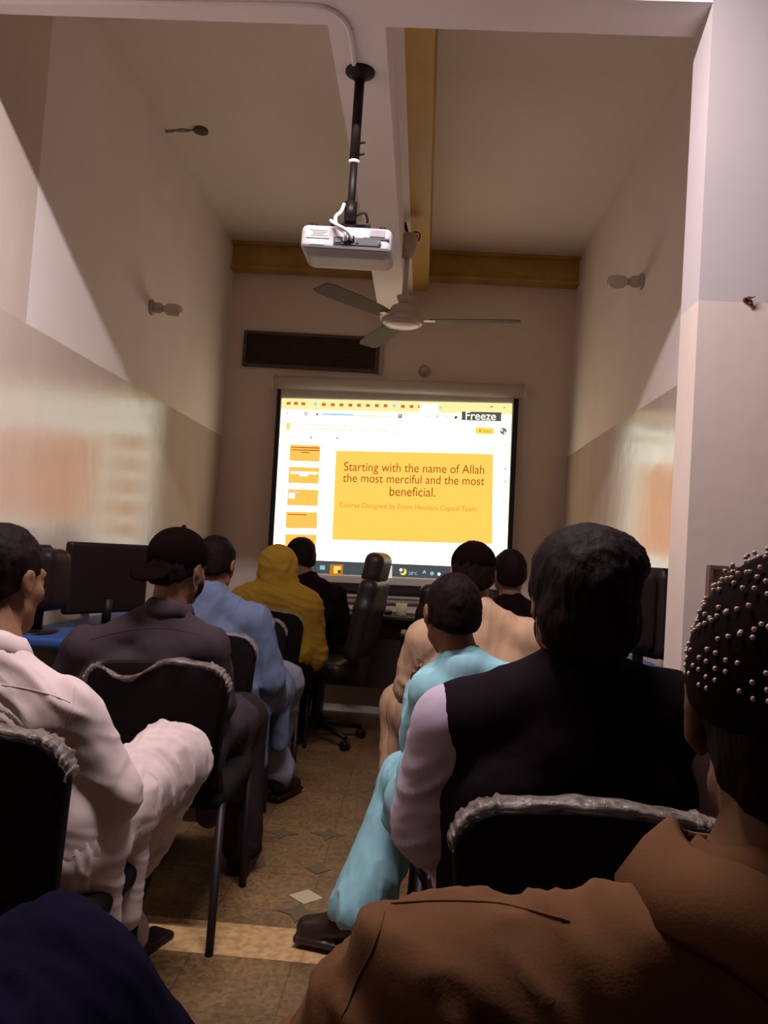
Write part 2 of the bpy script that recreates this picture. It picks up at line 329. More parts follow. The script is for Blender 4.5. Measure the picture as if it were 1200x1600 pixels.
# roller case and bottom rod
c0 = at(429,597,YS)-o0; c1 = at(818,612.5,YS)-o0
M['case'] = mat('screen case white enamel', (.62,.55,.50), .45)
MB().tube([c0, c1], .052, 14).build('roller_case', M['case'], wall_screen, True)
for p in (c0, c1): MB().tube([p+Vector((-.012 if p is c0 else -.002,0,0)), p+Vector((.002 if p is c0 else .012,0,0))], .056, 14).build('end_cap', M['case'], wall_screen)
for (a_, b_) in (((432,585.5),(432,597)),((816,599.5),(816,612))): MB().tube([at(*a_,YS+.05)-o0, at(*b_,YS+.01)-o0], .006, 6).build('hanger', M['case'], wall_screen)
MB().tube([at(415,918,YS)-o0, at(797,936,YS)-o0], .012, 10).build('bottom_rod', M['blackpl'], wall_screen, True)

# ------------------------------------------------------------------ soft shapes: smooth unions of tapered limbs, meshed with surface nets
def hashn(ix, iy, iz):
    h = (ix*374761393 + iy*668265263 + iz*2147483647) & 0xffffffff
    h = ((h ^ (h >> 13))*1274126177) & 0xffffffff
    return ((h ^ (h >> 16)) & 0xffff)/65535.0
def vnoise(p):
    i = np.floor(p).astype(np.int64); f = p-i; f = f*f*(3-2*f); r = 0
    for dx in (0,1):
        for dy in (0,1):
            for dz in (0,1):
                wgt = (f[:,0] if dx else 1-f[:,0])*(f[:,1] if dy else 1-f[:,1])*(f[:,2] if dz else 1-f[:,2])
                r = r + wgt*hashn(i[:,0]+dx, i[:,1]+dy, i[:,2]+dz)
    return r
def V3(p): return np.array([p[0], p[1], p[2]], dtype=np.float64)
# primitives: ('c',a,b,ra,rb,k,op) tapered limb  ('e',c,radii,rot,k,op) ellipsoid  ('b',c,half,round,rot,k,op) soft box ; op u/s/i = join, cut away, keep inside
def prim_box(q):
    if q[0] == 'c':
        a, b, r = V3(q[1]), V3(q[2]), max(q[3], q[4]); return np.minimum(a, b)-r, np.maximum(a, b)+r
    if q[0] == 'e': c = V3(q[1]); r = max(q[2]); return c-r, c+r
    c = V3(q[1]); r = math.sqrt(sum(x*x for x in q[2])); return c-r, c+r
def prim_d(q, P):
    if q[0] == 'c':
        a, b = V3(q[1]), V3(q[2]); ab = b-a; L = ab.dot(ab)+1e-12
        t = np.clip(((P-a)@ab)/L, 0, 1); d = P-a-t[..., None]*ab
        return np.sqrt((d*d).sum(-1)) - (q[3]+(q[4]-q[3])*t)
    d = P-V3(q[1])
    R = q[3] if q[0] == 'e' else q[4]
    if R is not None: d = d @ np.array(R)
    if q[0] == 'e':
        r = V3(q[2]); k0 = np.sqrt(((d/r)**2).sum(-1)); k1 = np.sqrt(((d/r**2)**2).sum(-1))+1e-9
        return k0*(k0-1)/k1
    h = V3(q[2])-q[3]; e = np.abs(d)-h
    return np.sqrt((np.maximum(e, 0)**2).sum(-1)) + np.minimum(e.max(-1), 0) - q[3]
def sdf(prims, h=.01, cuts=()):
    """prims joined in order; cuts = [(point, normal, k)] keep the side the normal points away from. returns verts, quads"""
    lo = np.min([prim_box(q)[0] for q in prims if q[-1] == 'u'], axis=0)-3*h; hi = np.max([prim_box(q)[1] for q in prims if q[-1] == 'u'], axis=0)+3*h
    n = np.ceil((hi-lo)/h).astype(int)+1
    G = np.full(tuple(n), .08, dtype=np.float32)
    ax = [lo[i]+h*np.arange(n[i]) for i in range(3)]
    for q in prims:
        op = q[-1]; k = q[-2]
        a, b = prim_box(q); m = k+2.5*h+.02
        i0 = np.clip(np.floor((a-m-lo)/h).astype(int), 0, n); i1 = np.clip(np.ceil((b+m-lo)/h).astype(int)+1, 0, n)
        if (i1 <= i0).any(): continue
        sl = tuple(slice(i0[i], i1[i]) for i in range(3))
        P = np.stack(np.meshgrid(*[ax[i][sl[i]] for i in range(3)], indexing='ij'), -1)
        d = prim_d(q, P); g = G[sl].astype(np.float64)
        if op == 'u':
            if k > 0:
                t = np.clip(.5+.5*(g-d)/k, 0, 1); G[sl] = g+(d-g)*t-k*t*(1-t)
            else: G[sl] = np.minimum(g, d)
        elif op == 's':
            t = np.clip(.5-.5*(g+d)/max(k,1e-5), 0, 1); G[sl] = g+(-d-g)*t+k*t*(1-t)
    if cuts:
        P = np.stack(np.meshgrid(*ax, indexing='ij'), -1)
        for (c, nn, k) in cuts:
            nn = V3(nn); nn = nn/np.linalg.norm(nn); d = (P-V3(c))@nn
            g = G.astype(np.float64); t = np.clip(.5-.5*(g-d)/max(k,1e-5), 0, 1); G[...] = g+(d-g)*t+k*t*(1-t)
    return nets(G, lo, h)
def nets(G, lo, h):
    n = G.shape; S = G < 0
    c = np.zeros((n[0]-1, n[1]-1, n[2]-1), dtype=np.int8)
    off = [(i,j,k) for i in (0,1) for j in (0,1) for k in (0,1)]
    for (i,j,k) in off: c += S[i:n[0]-1+i, j:n[1]-1+j, k:n[2]-1+k]
    act = (c > 0) & (c < 8); idx = np.argwhere(act); ids = -np.ones(act.shape, dtype=np.int64); ids[act] = np.arange(len(idx))
    val = {o: G[idx[:,0]+o[0], idx[:,1]+o[1], idx[:,2]+o[2]].astype(np.float64) for o in off}
    acc = np.zeros((len(idx), 3)); cnt = np.zeros(len(idx))
    for o in off:
        for a in range(3):
            if o[a] == 0:
                o2 = list(o); o2[a] = 1; o2 = tuple(o2); v0, v1 = val[o], val[o2]; cr = (v0 < 0) != (v1 < 0)
                t = np.where(cr, v0/np.where(cr, v0-v1, 1), 0); p = np.tile(np.array(o, dtype=float), (len(idx), 1)); p[:, a] += t
                acc[cr] += p[cr]; cnt[cr] += 1
    V = (idx + acc/np.maximum(cnt, 1)[:, None])*h + lo
    Q = []
    for a in range(3):
        b, d = (a+1) % 3, (a+2) % 3
        s0 = [slice(None)]*3; s1 = [slice(None)]*3; s0[a] = slice(0, n[a]-1); s1[a] = slice(1, n[a])
        A, B = S[tuple(s0)], S[tuple(s1)]
        e = np.argwhere(A != B); e = e[(e[:, b] > 0) & (e[:, d] > 0) & (e[:, b] < n[b]-1) & (e[:, d] < n[d]-1)]
        flip = A[e[:,0], e[:,1], e[:,2]]
        def cid(db, dd):
            x = e.copy(); x[:, b] -= db; x[:, d] -= dd; return ids[x[:,0], x[:,1], x[:,2]]
        q = np.stack([cid(1,1), cid(0,1), cid(0,0), cid(1,0)], 1); q[~flip] = q[~flip][:, ::-1]; Q.append(q)
    return V, np.concatenate(Q)
def vnormals(V, Q):
    nr = np.cross(V[Q[:,2]]-V[Q[:,0]], V[Q[:,3]]-V[Q[:,1]]); N = np.zeros_like(V)
    for i in range(4): np.add.at(N, Q[:, i], nr)
    return N/(np.linalg.norm(N, axis=1)[:, None]+1e-12)
def folds(V, Q, amp=.006, sc=(16,16,5), seed=0.0, fine=.0015, rot=None):
    """cloth folds: ridges pushed outwards along the surface normal, long in the direction of the small scale"""
    N = vnormals(V, Q); s = np.array(sc); X = V @ np.array(rotm(*rot)) if rot else V
    wv = (vnoise(V*5+seed)[:, None]-.5)*1.6
    a = vnoise(X*s+seed+wv); r = np.clip(1-np.abs(2*a-1)*1.5, 0, 1)**1.5
    b = vnoise(X*s*2.1+seed*2+wv*1.5+7); r2 = np.clip(1-np.abs(2*b-1)*1.6, 0, 1)**1.5
    msk = .25+.75*np.clip(vnoise(V*6+seed+20)*1.8-.35, 0, 1)
    return V + N*((amp*(1.2*r+.55*r2)*msk)+fine*vnoise(V*40+seed))[:, None]
def npmesh(name, V, Q, m, parent=None, origin=None):
    me = D.meshes.new(name); nv, nq = len(V), len(Q)
    if origin is not None: V = V-V3(origin)
    me.vertices.add(nv); me.vertices.foreach_set('co', V.astype(np.float32).ravel())
    me.loops.add(nq*4); me.loops.foreach_set('vertex_index', Q.astype(np.int32).ravel())
    me.polygons.add(nq); me.polygons.foreach_set('loop_start', np.arange(0, nq*4, 4, dtype=np.int32)); me.polygons.foreach_set('loop_total', np.full(nq, 4, dtype=np.int32))
    me.polygons.foreach_set('use_smooth', np.ones(nq, dtype=bool)); me.update(calc_edges=True); me.validate()
    for x in (m if isinstance(m, (list, tuple)) else [m]): me.materials.append(x)
    o = link(D.objects.new(name, me))
    if parent is not None: o.parent = parent
    return o

# ------------------------------------------------------------------ people
def cloth(name, col, bump=.25, rough=.9, fine=260):
    return mat(name, col, rough, spec=.12 if max(col) > .03 else .03, noise=(7, tuple(x*.86 for x in col), 5), bump=(420, bump*.22))
M['skin'] = mat('brown skin', (.21,.10,.052), .6, spec=.2, noise=(25,(.18,.085,.044),4), bump=(160,.08))
M['hair'] = mat('black hair', (.007,.0025,.002), .7, spec=.10, bump=(110,.35,(1,1,.3)))
M['eye'] = mat('eye white', (.7,.68,.62), .2); M['iris'] = mat('dark iris', (.02,.01,.006), .2)
M['lip'] = M['skin']
def rotm(yaw=0, pitch=0, roll=0):
    """yaw>0 turns to the left seen from behind, pitch>0 looks up, roll>0 tips to the right"""
    return Matrix.Rotation(math.radians(yaw),3,'Z') @ Matrix.Rotation(math.radians(pitch),3,'X') @ Matrix.Rotation(math.radians(roll),3,'Y')
def hand_prims(wr, fwd, up, side, s=1.0, curl=.6):
    """palm, four fingers of unequal length with bends, a thumb from the side of the palm. side=+1: thumb towards fwd x up"""
    f = Vector(fwd).normalized(); u = Vector(up); u = (u-u.dot(f)*f).normalized(); x = f.cross(u)*side; wr = Vector(wr); P = []
    def p(a, b, c): return wr+(x*a+f*b+u*c)*s
    for a0, a1 in ((-.028,-.030),(-.009,-.010),(.010,.010),(.028,.030)): P.append(('c', p(a0*.6,.0,0), p(a1,.085,0), .015*s, .0125*s, .012, 'u'))
    for a, L in ((-.033,.058),(-.011,.074),(.011,.080),(.033,.072)):
        c1, c2 = curl*.8, curl*1.9
        k0 = (a, .088, 0); k1 = (a*1.1, .088+L*.5*math.cos(c1), -L*.5*math.sin(c1)); k2 = (a*1.12, k1[1]+L*.5*math.cos(c2), k1[2]-L*.5*math.sin(c2))
        P.append(('c', p(*k0), p(*k1), .0095*s, .0085*s, .004, 'u')); P.append(('c', p(*k1), p(*k2), .0085*s, .007*s, .003, 'u'))
    P.append(('c', p(.022,.02,-.004), p(.052,.055,-.016), .014*s, .0105*s, .012, 'u')); P.append(('c', p(.052,.055,-.016), p(.056,.088,-.026), .010*s, .008*s, .004, 'u'))
    return P
def head_prims(hc, R, s=1.0):
    hc = Vector(hc)
    def p(x,y,z): return hc+R @ Vector((x*s,y*s,z*s))
    r3 = np.array(R); P = []
    E_ = lambda c, r, k=.02, op='u': P.append(('e', p(*c), [a*s for a in r], r3, k*s, op))
    C_ = lambda a, b, ra, rb, k=.01, op='u': P.append(('c', p(*a), p(*b), ra*s, rb*s, k*s, op))
    E_((0,-.012,.033),(.074,.094,.084)); E_((0,.030,-.035),(.058,.062,.082),.03); E_((0,.070,-.094),(.026,.022,.018),.03)
    C_((-.048,.02,-.06),(0,.07,-.09),.022,.020,.02); C_((.048,.02,-.06),(0,.07,-.09),.022,.020,.02)
    C_((-.036,.079,.022),(.036,.079,.022),.013,.013,.012)                       # brow
    C_((-.038,.070,-.022),(-.05,.04,-.02),.018,.02,.02); C_((.038,.070,-.022),(.05,.04,-.02),.018,.02,.02)   # cheekbones
    for sx in (-1,1): E_((sx*.031,.099,.003),(.018,.017,.012),.008,'s')          # eye sockets
    for sx in (-1,1): E_((sx*.031,.079,.003),(.013,.012,.011),.004)
    C_((0,.090,.008),(0,.112,-.026),.009,.0125,.010); 
    for sx in (-1,1): E_((sx*.012,.100,-.031),(.009,.011,.008),.006)
    C_((-.021,.088,-.054),(.021,.088,-.054),.0075,.0075,.006); C_((-.018,.086,-.067),(.018,.086,-.067),.008,.008,.006); C_((-.022,.1,-.0605),(.022,.1,-.0605),.003,.003,.003,'s')
    for sx in (-1,1):                                                            # ears with lobe and hollow
        E_((sx*.083,-.008,.004),(.010,.020,.031),.008); E_((sx*.076,.002,-.022),(.008,.010,.013),.006); E_((sx*.093,-.004,.004),(.006,.011,.018),.004,'s')
    return P, p
GROUP = 'people seated in rows facing the screen'
def person(label, J, s=1.0, yaw=0, pitch=0, roll=0, h=.0085, garments=None, hair='short', hairs=1.0, bulk=1.0, skin=None, hands=True, feet='shoe', shoe_m=None):
    """J = world positions of the joints; the body is one skin, clothes and hair are its parts"""
    R = rotm(yaw, pitch, roll); skin = skin or M['skin']; B = bulk
    J = {k_: Vector(v) for k_, v in J.items()}
    org = (J['hpL']+J['hpR'])/2; org.z = 0
    hp, p = head_prims(J['head'], R, s)
    c = lambda a, b, ra, rb, k=.03: ('c', J[a] if isinstance(a, str) else a, J[b] if isinstance(b, str) else b, ra, rb, k, 'u')
    nbk = J['nb']
    body = hp + [c(p(0,-.022,-.045), nbk, .052*s, .058*s, .02), c(nbk, 'shL', .050, .044), c(nbk, 'shR', .050, .044)]
    chL, chR = J['shL'].lerp(J['shR'],.24)+Vector((0,0,-.12)), J['shR'].lerp(J['shL'],.24)+Vector((0,0,-.12))
    wl, wr_ = J['hpL']+Vector((0,0,.06)), J['hpR']+Vector((0,0,.06))
    body += [c(chL, wl, .078*B, .078*B, .03), c(chR, wr_, .078*B, .078*B, .03), c('shL', chR, .045, .07, .03), c('shR', chL, .045, .07, .03)]
    for q in 'LR':
        body += [c('sh'+q, 'el'+q, .050*B, .038*B), c('el'+q, 'wr'+q, .038*B, .027*B, .015)]
        body += [c('hp'+q, 'kn'+q, .080*B, .056*B, .04), c('kn'+q, 'an'+q, .054*B, .036*B, .02)]
        an = J['an'+q]; toe = J.get('toe'+q, an+Vector((0,.16,-.05)))
        fd = (toe-an); fd.z = 0; fd.normalize()
        body += [c('an'+q, an+Vector((0,0,-.03))-fd*.03, .036, .034, .02), c(an+Vector((0,0,-.035))-fd*.02, toe, .034, .026, .02)]
        if hands:
            fw = J.get('fin'+q, J['wr'+q]+(J['wr'+q]-J['el'+q]).normalized()*.1+Vector((0,0,-.03)))-J['wr'+q]
            body += hand_prims(J['wr'+q], fw, J.get('up'+q, Vector((0,0,1))), -1 if q == 'R' else 1, .95*s, J.get('curl', Vector((.6,0,0))).x)
    Vb, Qb = sdf(body, h); root = npmesh('person', Vb, Qb, skin, None, org); root.location = org
    tag(root, label, 'person', GROUP)
    def part(name, V, Q, m): o = npmesh(name, V, Q, m, root, org); return o
    for sx in (-1,1):                                                            # eyes
        mb = MB(); e0 = p(sx*.031,.0825,.003); mb.lathe([(.0100*math.sin(t*pi/10)*s,-.0100*math.cos(t*pi/10)*s) for t in range(1,10)], e0-org, R @ Vector((0,1,0)), 14)
        o = mb.build('eye', [M['eye'], M['iris']], root, True)
        for pg in o.data.polygons:
            if (pg.center-(e0-org)).normalized().dot(R @ Vector((0,1,0))) > .72: pg.material_index = 1
    r3 = np.array(R)
    if hair == 'short' or hair == 'long':
        hs = hairs; pr = [('e', p(0,-.014,.036), [.080*s*hs,.101*s*hs,.091*s*hs], r3, .01, 'u'), ('e', p(0,-.045,-.012), [.071*s*hs,.062*s*hs,.075*s*hs], r3, .02, 'u')]
        if hair == 'long': pr += [('e', p(0,-.06,-.03), [.075*s*hs,.05*s*hs,.06*s*hs], r3, .02, 'u'), ('e', p(.02,.0,.08), [.085*s*hs,.09*s*hs,.06*s*hs], r3, .03, 'u')]
        cut = [(p(0,.085,.062), R @ Vector((0,.585,-.81)), .006)]
        if hair == 'long': cut = [(p(0,.092,.05), R @ Vector((0,.75,-.66)), .008)]
        V, Q = sdf(pr, h*.8, cut); V = folds(V, Q, .004*s, (55,55,20), 3.1, .004); part('hair', V, Q, M['hair'])
    if garments: garments(root, part, J, p, R, s, B, c)
    if feet:
        for q in 'LR':
            an = J['an'+q]; toe = J.get('toe'+q, an+Vector((0,.16,-.05))); fd = (toe-an); fd.z = 0; fd.normalize(); sd = Vector((fd.y,-fd.x,0))
            hl = an+Vector((0,0,-.042))-fd*.03; z = max(0.0, toe.z-.036)
            pr = [('c', hl, toe+fd*.02, .044, .038, .01, 'u'), ('c', hl+Vector((0,0,.03)), hl.lerp(toe,.6)+Vector((0,0,.01)), .042, .036, .02, 'u'), ('b', Vector(((hl.x+toe.x)/2,(hl.y+toe.y)/2,z+.012))+fd*.01, (.044,(toe-hl).length/2+.045,.012), .010, np.array(Matrix.Rotation(math.atan2(-fd.x,fd.y),3,'Z')), .004, 'u')]
            V, Q = sdf(pr, .008, [((0,0,z),(0,0,-1),.003)]); part('shoe', V, Q, shoe_m or M['blackpl'])
    return root
def torso(J, c, B, e=0.0, sleeves=True, slr=(.066,.060,.048)):
    chL, chR = J['shL'].lerp(J['shR'],.25)+Vector((0,0,-.13)), J['shR'].lerp(J['shL'],.25)+Vector((0,0,-.13))
    wl, wr_ = J['hpL']+Vector((0,0,.08)), J['hpR']+Vector((0,0,.08)); nb = J['nb']; up = Vector((0,-.012,.0))
    P = [c(chL, wl, .098*B+e, .098*B+e, .03), c(chR, wr_, .098*B+e, .098*B+e, .03), c(J['shL'].lerp(J['shR'],.06), chR, .058+e, .088*B+e, .03), c(J['shR'].lerp(J['shL'],.06), chL, .058+e, .088*B+e, .03),
         c(nb+up, J['shL'].lerp(J['shR'],.06), .060+e, .056+e, .03), c(nb+up, J['shR'].lerp(J['shL'],.06), .060+e, .056+e, .03), c(chL, chR, .096*B+e, .096*B+e, .04),
         c(nb+Vector((0,-.02,-.10)), (wl+wr_)/2, .085*B+e, .10*B+e, .04)]
    if sleeves:
        for q in 'LR':
            P += [c('sh'+q, 'el'+q, slr[0]*B+e, slr[1]*B+e, .025), c('el'+q, J['el'+q].lerp(J['wr'+q], .93), slr[1]*B+e, slr[2]+e, .02)]
    return P
def skirt(J, c, B, knee=.85, drop=.0, e=0.0):
    P = []
    for q in 'LR':
        k_ = J['hp'+q].lerp(J['kn'+q], knee)+Vector((0,0,.01)); P.append(c(J['hp'+q]+Vector((0,0,.0)), k_, .104*B+e, .092*B+e, .035))
        if drop:
            sgn = -1 if q == 'L' else 1
            P.append(c(J['hp'+q]+Vector((sgn*.07,.05,-.02)), J['hp'+q]+Vector((sgn*.09,.08,-drop)), .06, .04, .05)); P.append(c(k_+Vector((sgn*.03,0,0)), k_+Vector((sgn*.05,-.02,-drop)), .05, .035, .05))
    m0 = J['hpL'].lerp(J['knL'],knee*.8).lerp(J['hpR'].lerp(J['knR'],knee*.8), .5); P.append(c((J['hpL']+J['hpR'])/2, m0, .09, .07, .06)); return P
def legs(J, c, B, rk=.088, ra=.066, e=0.0, who='LR', end=.97):
    P = []
    for q in who: P += [c('hp'+q, 'kn'+q, .104*B+e, rk*B+e, .04), c('kn'+q, J['kn'+q].lerp(J['an'+q], end), rk*B+e, ra*B+e, .03)]
    return P
def collar(part, J, p, m, r=.066, hgt=.035, s=1.0, lift=.0, fold=False, tilt=0.0):
    nb = J['nb']; up = (p(0,-.02,-.045)-nb).normalized(); rr = r*s
    b0 = nb+up*(.012+lift); mb = MB(); q = Vector((0,0,1)).rotation_difference(up); n = 36; V = []; F_ = []
    prof = [(rr+.012,-.02),(rr+.004,hgt*.5),(rr-.002,hgt),(rr-.007,hgt),(rr-.004,hgt*.4),(rr+.002,-.02)]
    if fold: prof = [(rr+.024,-.012),(rr+.014,hgt*.5),(rr+.002,hgt),(rr-.005,hgt),(rr-.003,hgt*.4),(rr+.004,-.02)]
    for i in range(n):
        a = pi/2+.16+(2*pi-.32)*i/(n-1)
        for (x, z) in prof: V.append(b0 + q @ Vector((x*math.cos(a), x*math.sin(a)*1.02, z+(tilt-.012)*math.sin(a)+.004*math.sin(5*a))))
    k_ = len(prof)
    for i in range(n-1):
        for j in range(k_): F_.append((i*k_+j, (i+1)*k_+j, (i+1)*k_+(j+1)%k_, i*k_+(j+1)%k_))
    F_.append(tuple(range(k_))); F_.append(tuple((n-1)*k_+j for j in range(k_))[::-1])
    return V, F_
def kameez(m, trousers_m, fold=.007, slr=(.066,.060,.048), knee=.85, drop=.12, vest=None, rk=.090, ra=.07, cap=None, collar_fold=False, mask=None, extra=None, seed=1.0, sc=(17,17,6), lh=.008, tfold=None, tcut=None, tsc=(9,9,5), rot=None, trot=None, ve=.018):
    def g(root, part, J, p, R, s, B, c):
        org = root.location
        V, Q = sdf(torso(J, c, B, 0, True, slr)+skirt(J, c, B, knee, drop), lh); V = folds(V, Q, fold, sc, seed, rot=rot); part('kameez', V, Q, m)
        if trousers_m:
            V, Q = sdf(legs(J, c, B, rk, ra, end=1.0 if tcut else .97), lh, [((0,0,tcut),(0,0,-1),.004)] if tcut else ()); V = folds(V, Q, tfold or fold*1.2, tsc, seed+5, rot=trot); part('trousers', V, Q, trousers_m)
        CV, CF = collar(part, J, p, m, s=s, fold=collar_fold); mesh('collar', [v-org for v in CV], CF, m, root, True)
        if vest:
            V, Q = sdf(torso(J, c, B, ve, False), lh); V = folds(V, Q, .005, (9,9,3), seed); part('vest', V, Q, vest)
        if cap == 'baseball':
            r3 = np.array(R)
            V, Q = sdf([('e', p(0,-.014,.042), [.092*s,.112*s,.094*s], r3, .01, 'u')], .007, [(p(0,0,.008), R @ Vector((0,.22,-1)), .004)]); part('cap', V, Q, M['capblack'])
            V, Q = sdf([('e', p(-.012,-.118,-.022), [.076*s,.060*s,.011*s], np.array(R @ Matrix.Rotation(math.radians(38),3,'X')), .01, 'u')], .006); part('cap_brim', V, Q, M['capblack'])
            mesh('cap_button', *_ball(p(0,-.012,.137)-org, .008), M['capblack'], root, True)
        if cap == 'prayer':
            r3 = np.array(R); V, Q = sdf([('e', p(0,-.018,.050), [.086*s,.105*s,.080*s], r3, .01, 'u')], .007, [(p(0,0,.035), R @ Vector((0,.25,-1)), .004)]); part('cap', V, Q, M['capblack'])
        if mask:
            r3 = np.array(R); V, Q = sdf([('e', p(0,.040,-.045), [.068*s,.066*s,.062*s], r3, .01, 'u')], .007, [(p(0,.02,-.03), R @ Vector((0,-1,0)), .004)]); part('face_mask', V, Q, mask)
            for sx in (-1,1): MB().tube([v-org for v in sm_pts([p(sx*.062,.045,-.02), p(sx*.08,.01,.02), p(sx*.084,-.022,.012), p(sx*.08,-.012,-.03), p(sx*.064,.03,-.065)], 5)], .0018, 6).build('mask_loop', M['maskloop'], root, True)
        if extra: extra(root, part, J, p, R, s, B, c)
    return g
def _ball(c, r, n=10, m=7):
    mb = MB(); mb.lathe([(r*math.sin(pi*t/m), -r*math.cos(pi*t/m)) for t in range(1, m)], c, (0,0,1), n); return mb.v, mb.f
M['capblack'] = mat('black cap cotton', (.005,.0018,.0015), .95, spec=.03, bump=(300,.1)); M['maskloop'] = mat('white elastic', (.6,.55,.5), .7)
def joints(x, y, head=None, nb=None, sh=None, hipz=.535, half=.20, **kw):
    """an upright seated figure facing the screen with its hips at x, y; any joint can be given"""
    J = dict(hpL=(x-.09,y,hipz), hpR=(x+.09,y,hipz), knL=(x-.13,y+.43,hipz+.0), knR=(x+.13,y+.43,hipz+.0), anL=(x-.13,y+.44,.085), anR=(x+.13,y+.44,.085),
             nb=nb or (x,y+.02,1.0), head=head or (x,y+.05,1.14))
    n = Vector(J['nb']); J['shL'] = n+Vector((-half,-.01,-.07)); J['shR'] = n+Vector((half,-.01,-.07))
    if sh: J['shL'], J['shR'] = Vector(sh[0]), Vector(sh[1])
    J['elL'] = J['shL']+Vector((-.05,.06,-.26)); J['elR'] = J['shR']+Vector((.05,.06,-.26))
    J['wrL'] = Vector((x-.08,y+.26,hipz+.145)); J['wrR'] = Vector((x+.08,y+.26,hipz+.145))
    J.update(kw); return J

# ---- left column
C_ = dict(white=cloth('white cotton',(.58,.455,.435),.2), plum=cloth('dark plum cotton',(.046,.031,.038)), plumt=cloth('dark grey trousers',(.030,.020,.020)), blue=cloth('steel blue cotton',(.125,.155,.245)), bluet=cloth('pale blue trousers',(.20,.20,.25)),
          mustard=cloth('mustard shawl',(.38,.215,.026),.3), black=cloth('black cotton',(.009,.004,.004)), tan=cloth('tan cotton',(.50,.31,.195)), turq=cloth('turquoise cotton',(.27,.50,.56)), lilac=cloth('lilac cotton',(.42,.335,.41)),
          vest=cloth('black waistcoat wool',(.010,.006,.008)), rust=cloth('rust cotton',(.105,.044,.016),.35), navy=cloth('navy cotton',(.004,.003,.011)), darkt=cloth('dark trousers',(.014,.010,.010)))
A = at
# man in white, near left
x1 = A(20,1150,1.66).x
Jw = joints(x1, 1.66, head=A(2,908,1.76), nb=A(-4,1042,1.69), sh=(A(-130,1120,1.66), A(103,1116,1.68)),
            elR=A(172,1238,1.74), wrR=A(120,1262,1.98), elL=A(-210,1230,1.72), wrL=A(-20,1290,2.0),
            hpR=A(70,1330,1.72), hpL=A(-50,1335,1.70), knR=A(262,1192,2.14), anR=A(205,1338,2.38), toeR=A(212,1370,2.50), knL=A(60,1262,2.18), anL=A(188,1462,2.28), toeL=A(235,1490,2.42))
Jw['hpL'] = Vector((x1-.09,1.68,.535)); Jw['hpR'] = Vector((x1+.09,1.70,.535))
person('man in a white kameez in the near left chair, one knee crossed high', Jw, yaw=-17, pitch=-4, h=.0075, garments=kameez(C_['white'], C_['white'], .009, (.066,.060,.050), .5, .26, rk=.092, ra=.075, seed=2.0, sc=(4,4,24), rot=(0,0,35), lh=.0065, tfold=.012, tsc=(24,24,4), trot=(0,0,-25)), shoe_m=M['blackpl'])
# man in the cap
x2 = A(250,1000,2.6).x
Jc = joints(x2, 2.62, head=A(279,888,2.62), nb=A(262,962,2.60), sh=(A(132,1014,2.56), A(322,1012,2.58)), elL=A(108,1075,2.62), elR=A(335,1098,2.66),
            knR=(x2+.20,3.02,.55), anR=(x2+.24,3.0,.085), knL=(x2-.14,3.02,.54))
person('man in a dark plum shirt and black cap, second chair from the left front', Jc, yaw=-22, pitch=-6, roll=3, garments=kameez(C_['plum'], C_['plumt'], .006, (.070,.064,.052), .8, .24, cap='baseball', mask=C_['darkt'], seed=3.0, collar_fold=True))
# man in blue
x3 = A(345,1000,3.4).x
Jb = joints(x3, 3.40, head=A(336,884,3.44), nb=A(330,932,3.40), sh=(A(282,968,3.36), A(398,972,3.38)), elR=A(419,1058,3.42), wrR=A(428,1085,3.68),
            knR=A(442,1068,3.84), anR=A(428,1175,4.02), knL=A(390,1090,3.80), anL=A(438,1208,3.84), toeL=A(455,1225,3.95))
person('man in a steel blue kameez seated in front of the capped man', Jb, yaw=-8, pitch=-14, garments=kameez(C_['blue'], C_['bluet'], .010, (.074,.068,.052), .75, .26, seed=4.0))
# woman in the mustard shawl
x4 = A(432,1000,4.56).x
def shawl(root, part, J, p, R, s, B, c):
    r3 = np.array(R)
    pr = [('e', p(0,-.014,.030), [.106,.120,.108], r3, .02, 'u'), ('e', p(0,-.035,-.05), [.094,.094,.09], r3, .06, 'u'), c(p(0,-.04,-.08), J['nb']+Vector((0,-.02,-.02)), .10, .105, .05)]
    pr += [c(J['nb']+Vector((0,-.02,-.03)), J['shL']+Vector((.0,-.01,-.02)), .10, .095, .05), c(J['nb']+Vector((0,-.02,-.03)), J['shR']+Vector((0,-.01,-.02)), .10, .095, .05)]
    pr += [c(J['shL'], J['elL']+Vector((.02,0,.05)), .098, .10, .05), c(J['shR'], J['elR']+Vector((.0,0,-.02)), .098, .09, .05), c(J['shL'].lerp(J['shR'],.25), J['hpL'].lerp(J['shL'],.35), .115, .12, .05), c(J['shR'].lerp(J['shL'],.25), J['hpR'].lerp(J['shR'],.3), .115, .12, .05)]
    cut = ()
    pr.append(('e', p(0,.12,-.005), [.062,.09,.09], r3, .02, 's'))
    V, Q = sdf(pr, .009, cut); V = folds(V, Q, .011, (7,7,26), 6.3, .002, rot=(0,0,22)); part('shawl', V, Q, C_['mustard'])
Jf = joints(x4, 4.50, head=A(434,888,4.60), nb=A(432,926,4.56), half=.165)
Jf['knR'] = (x4+.08, 4.90, .535); Jf['anR'] = (x4+.08, 4.90, .085)
person('woman in a mustard yellow shawl over her head, left row near the front', Jf, s=.94, yaw=10, h=.0095, hair='short', garments=kameez(C_['black'], C_['black'], .006, seed=5.0, extra=shawl))
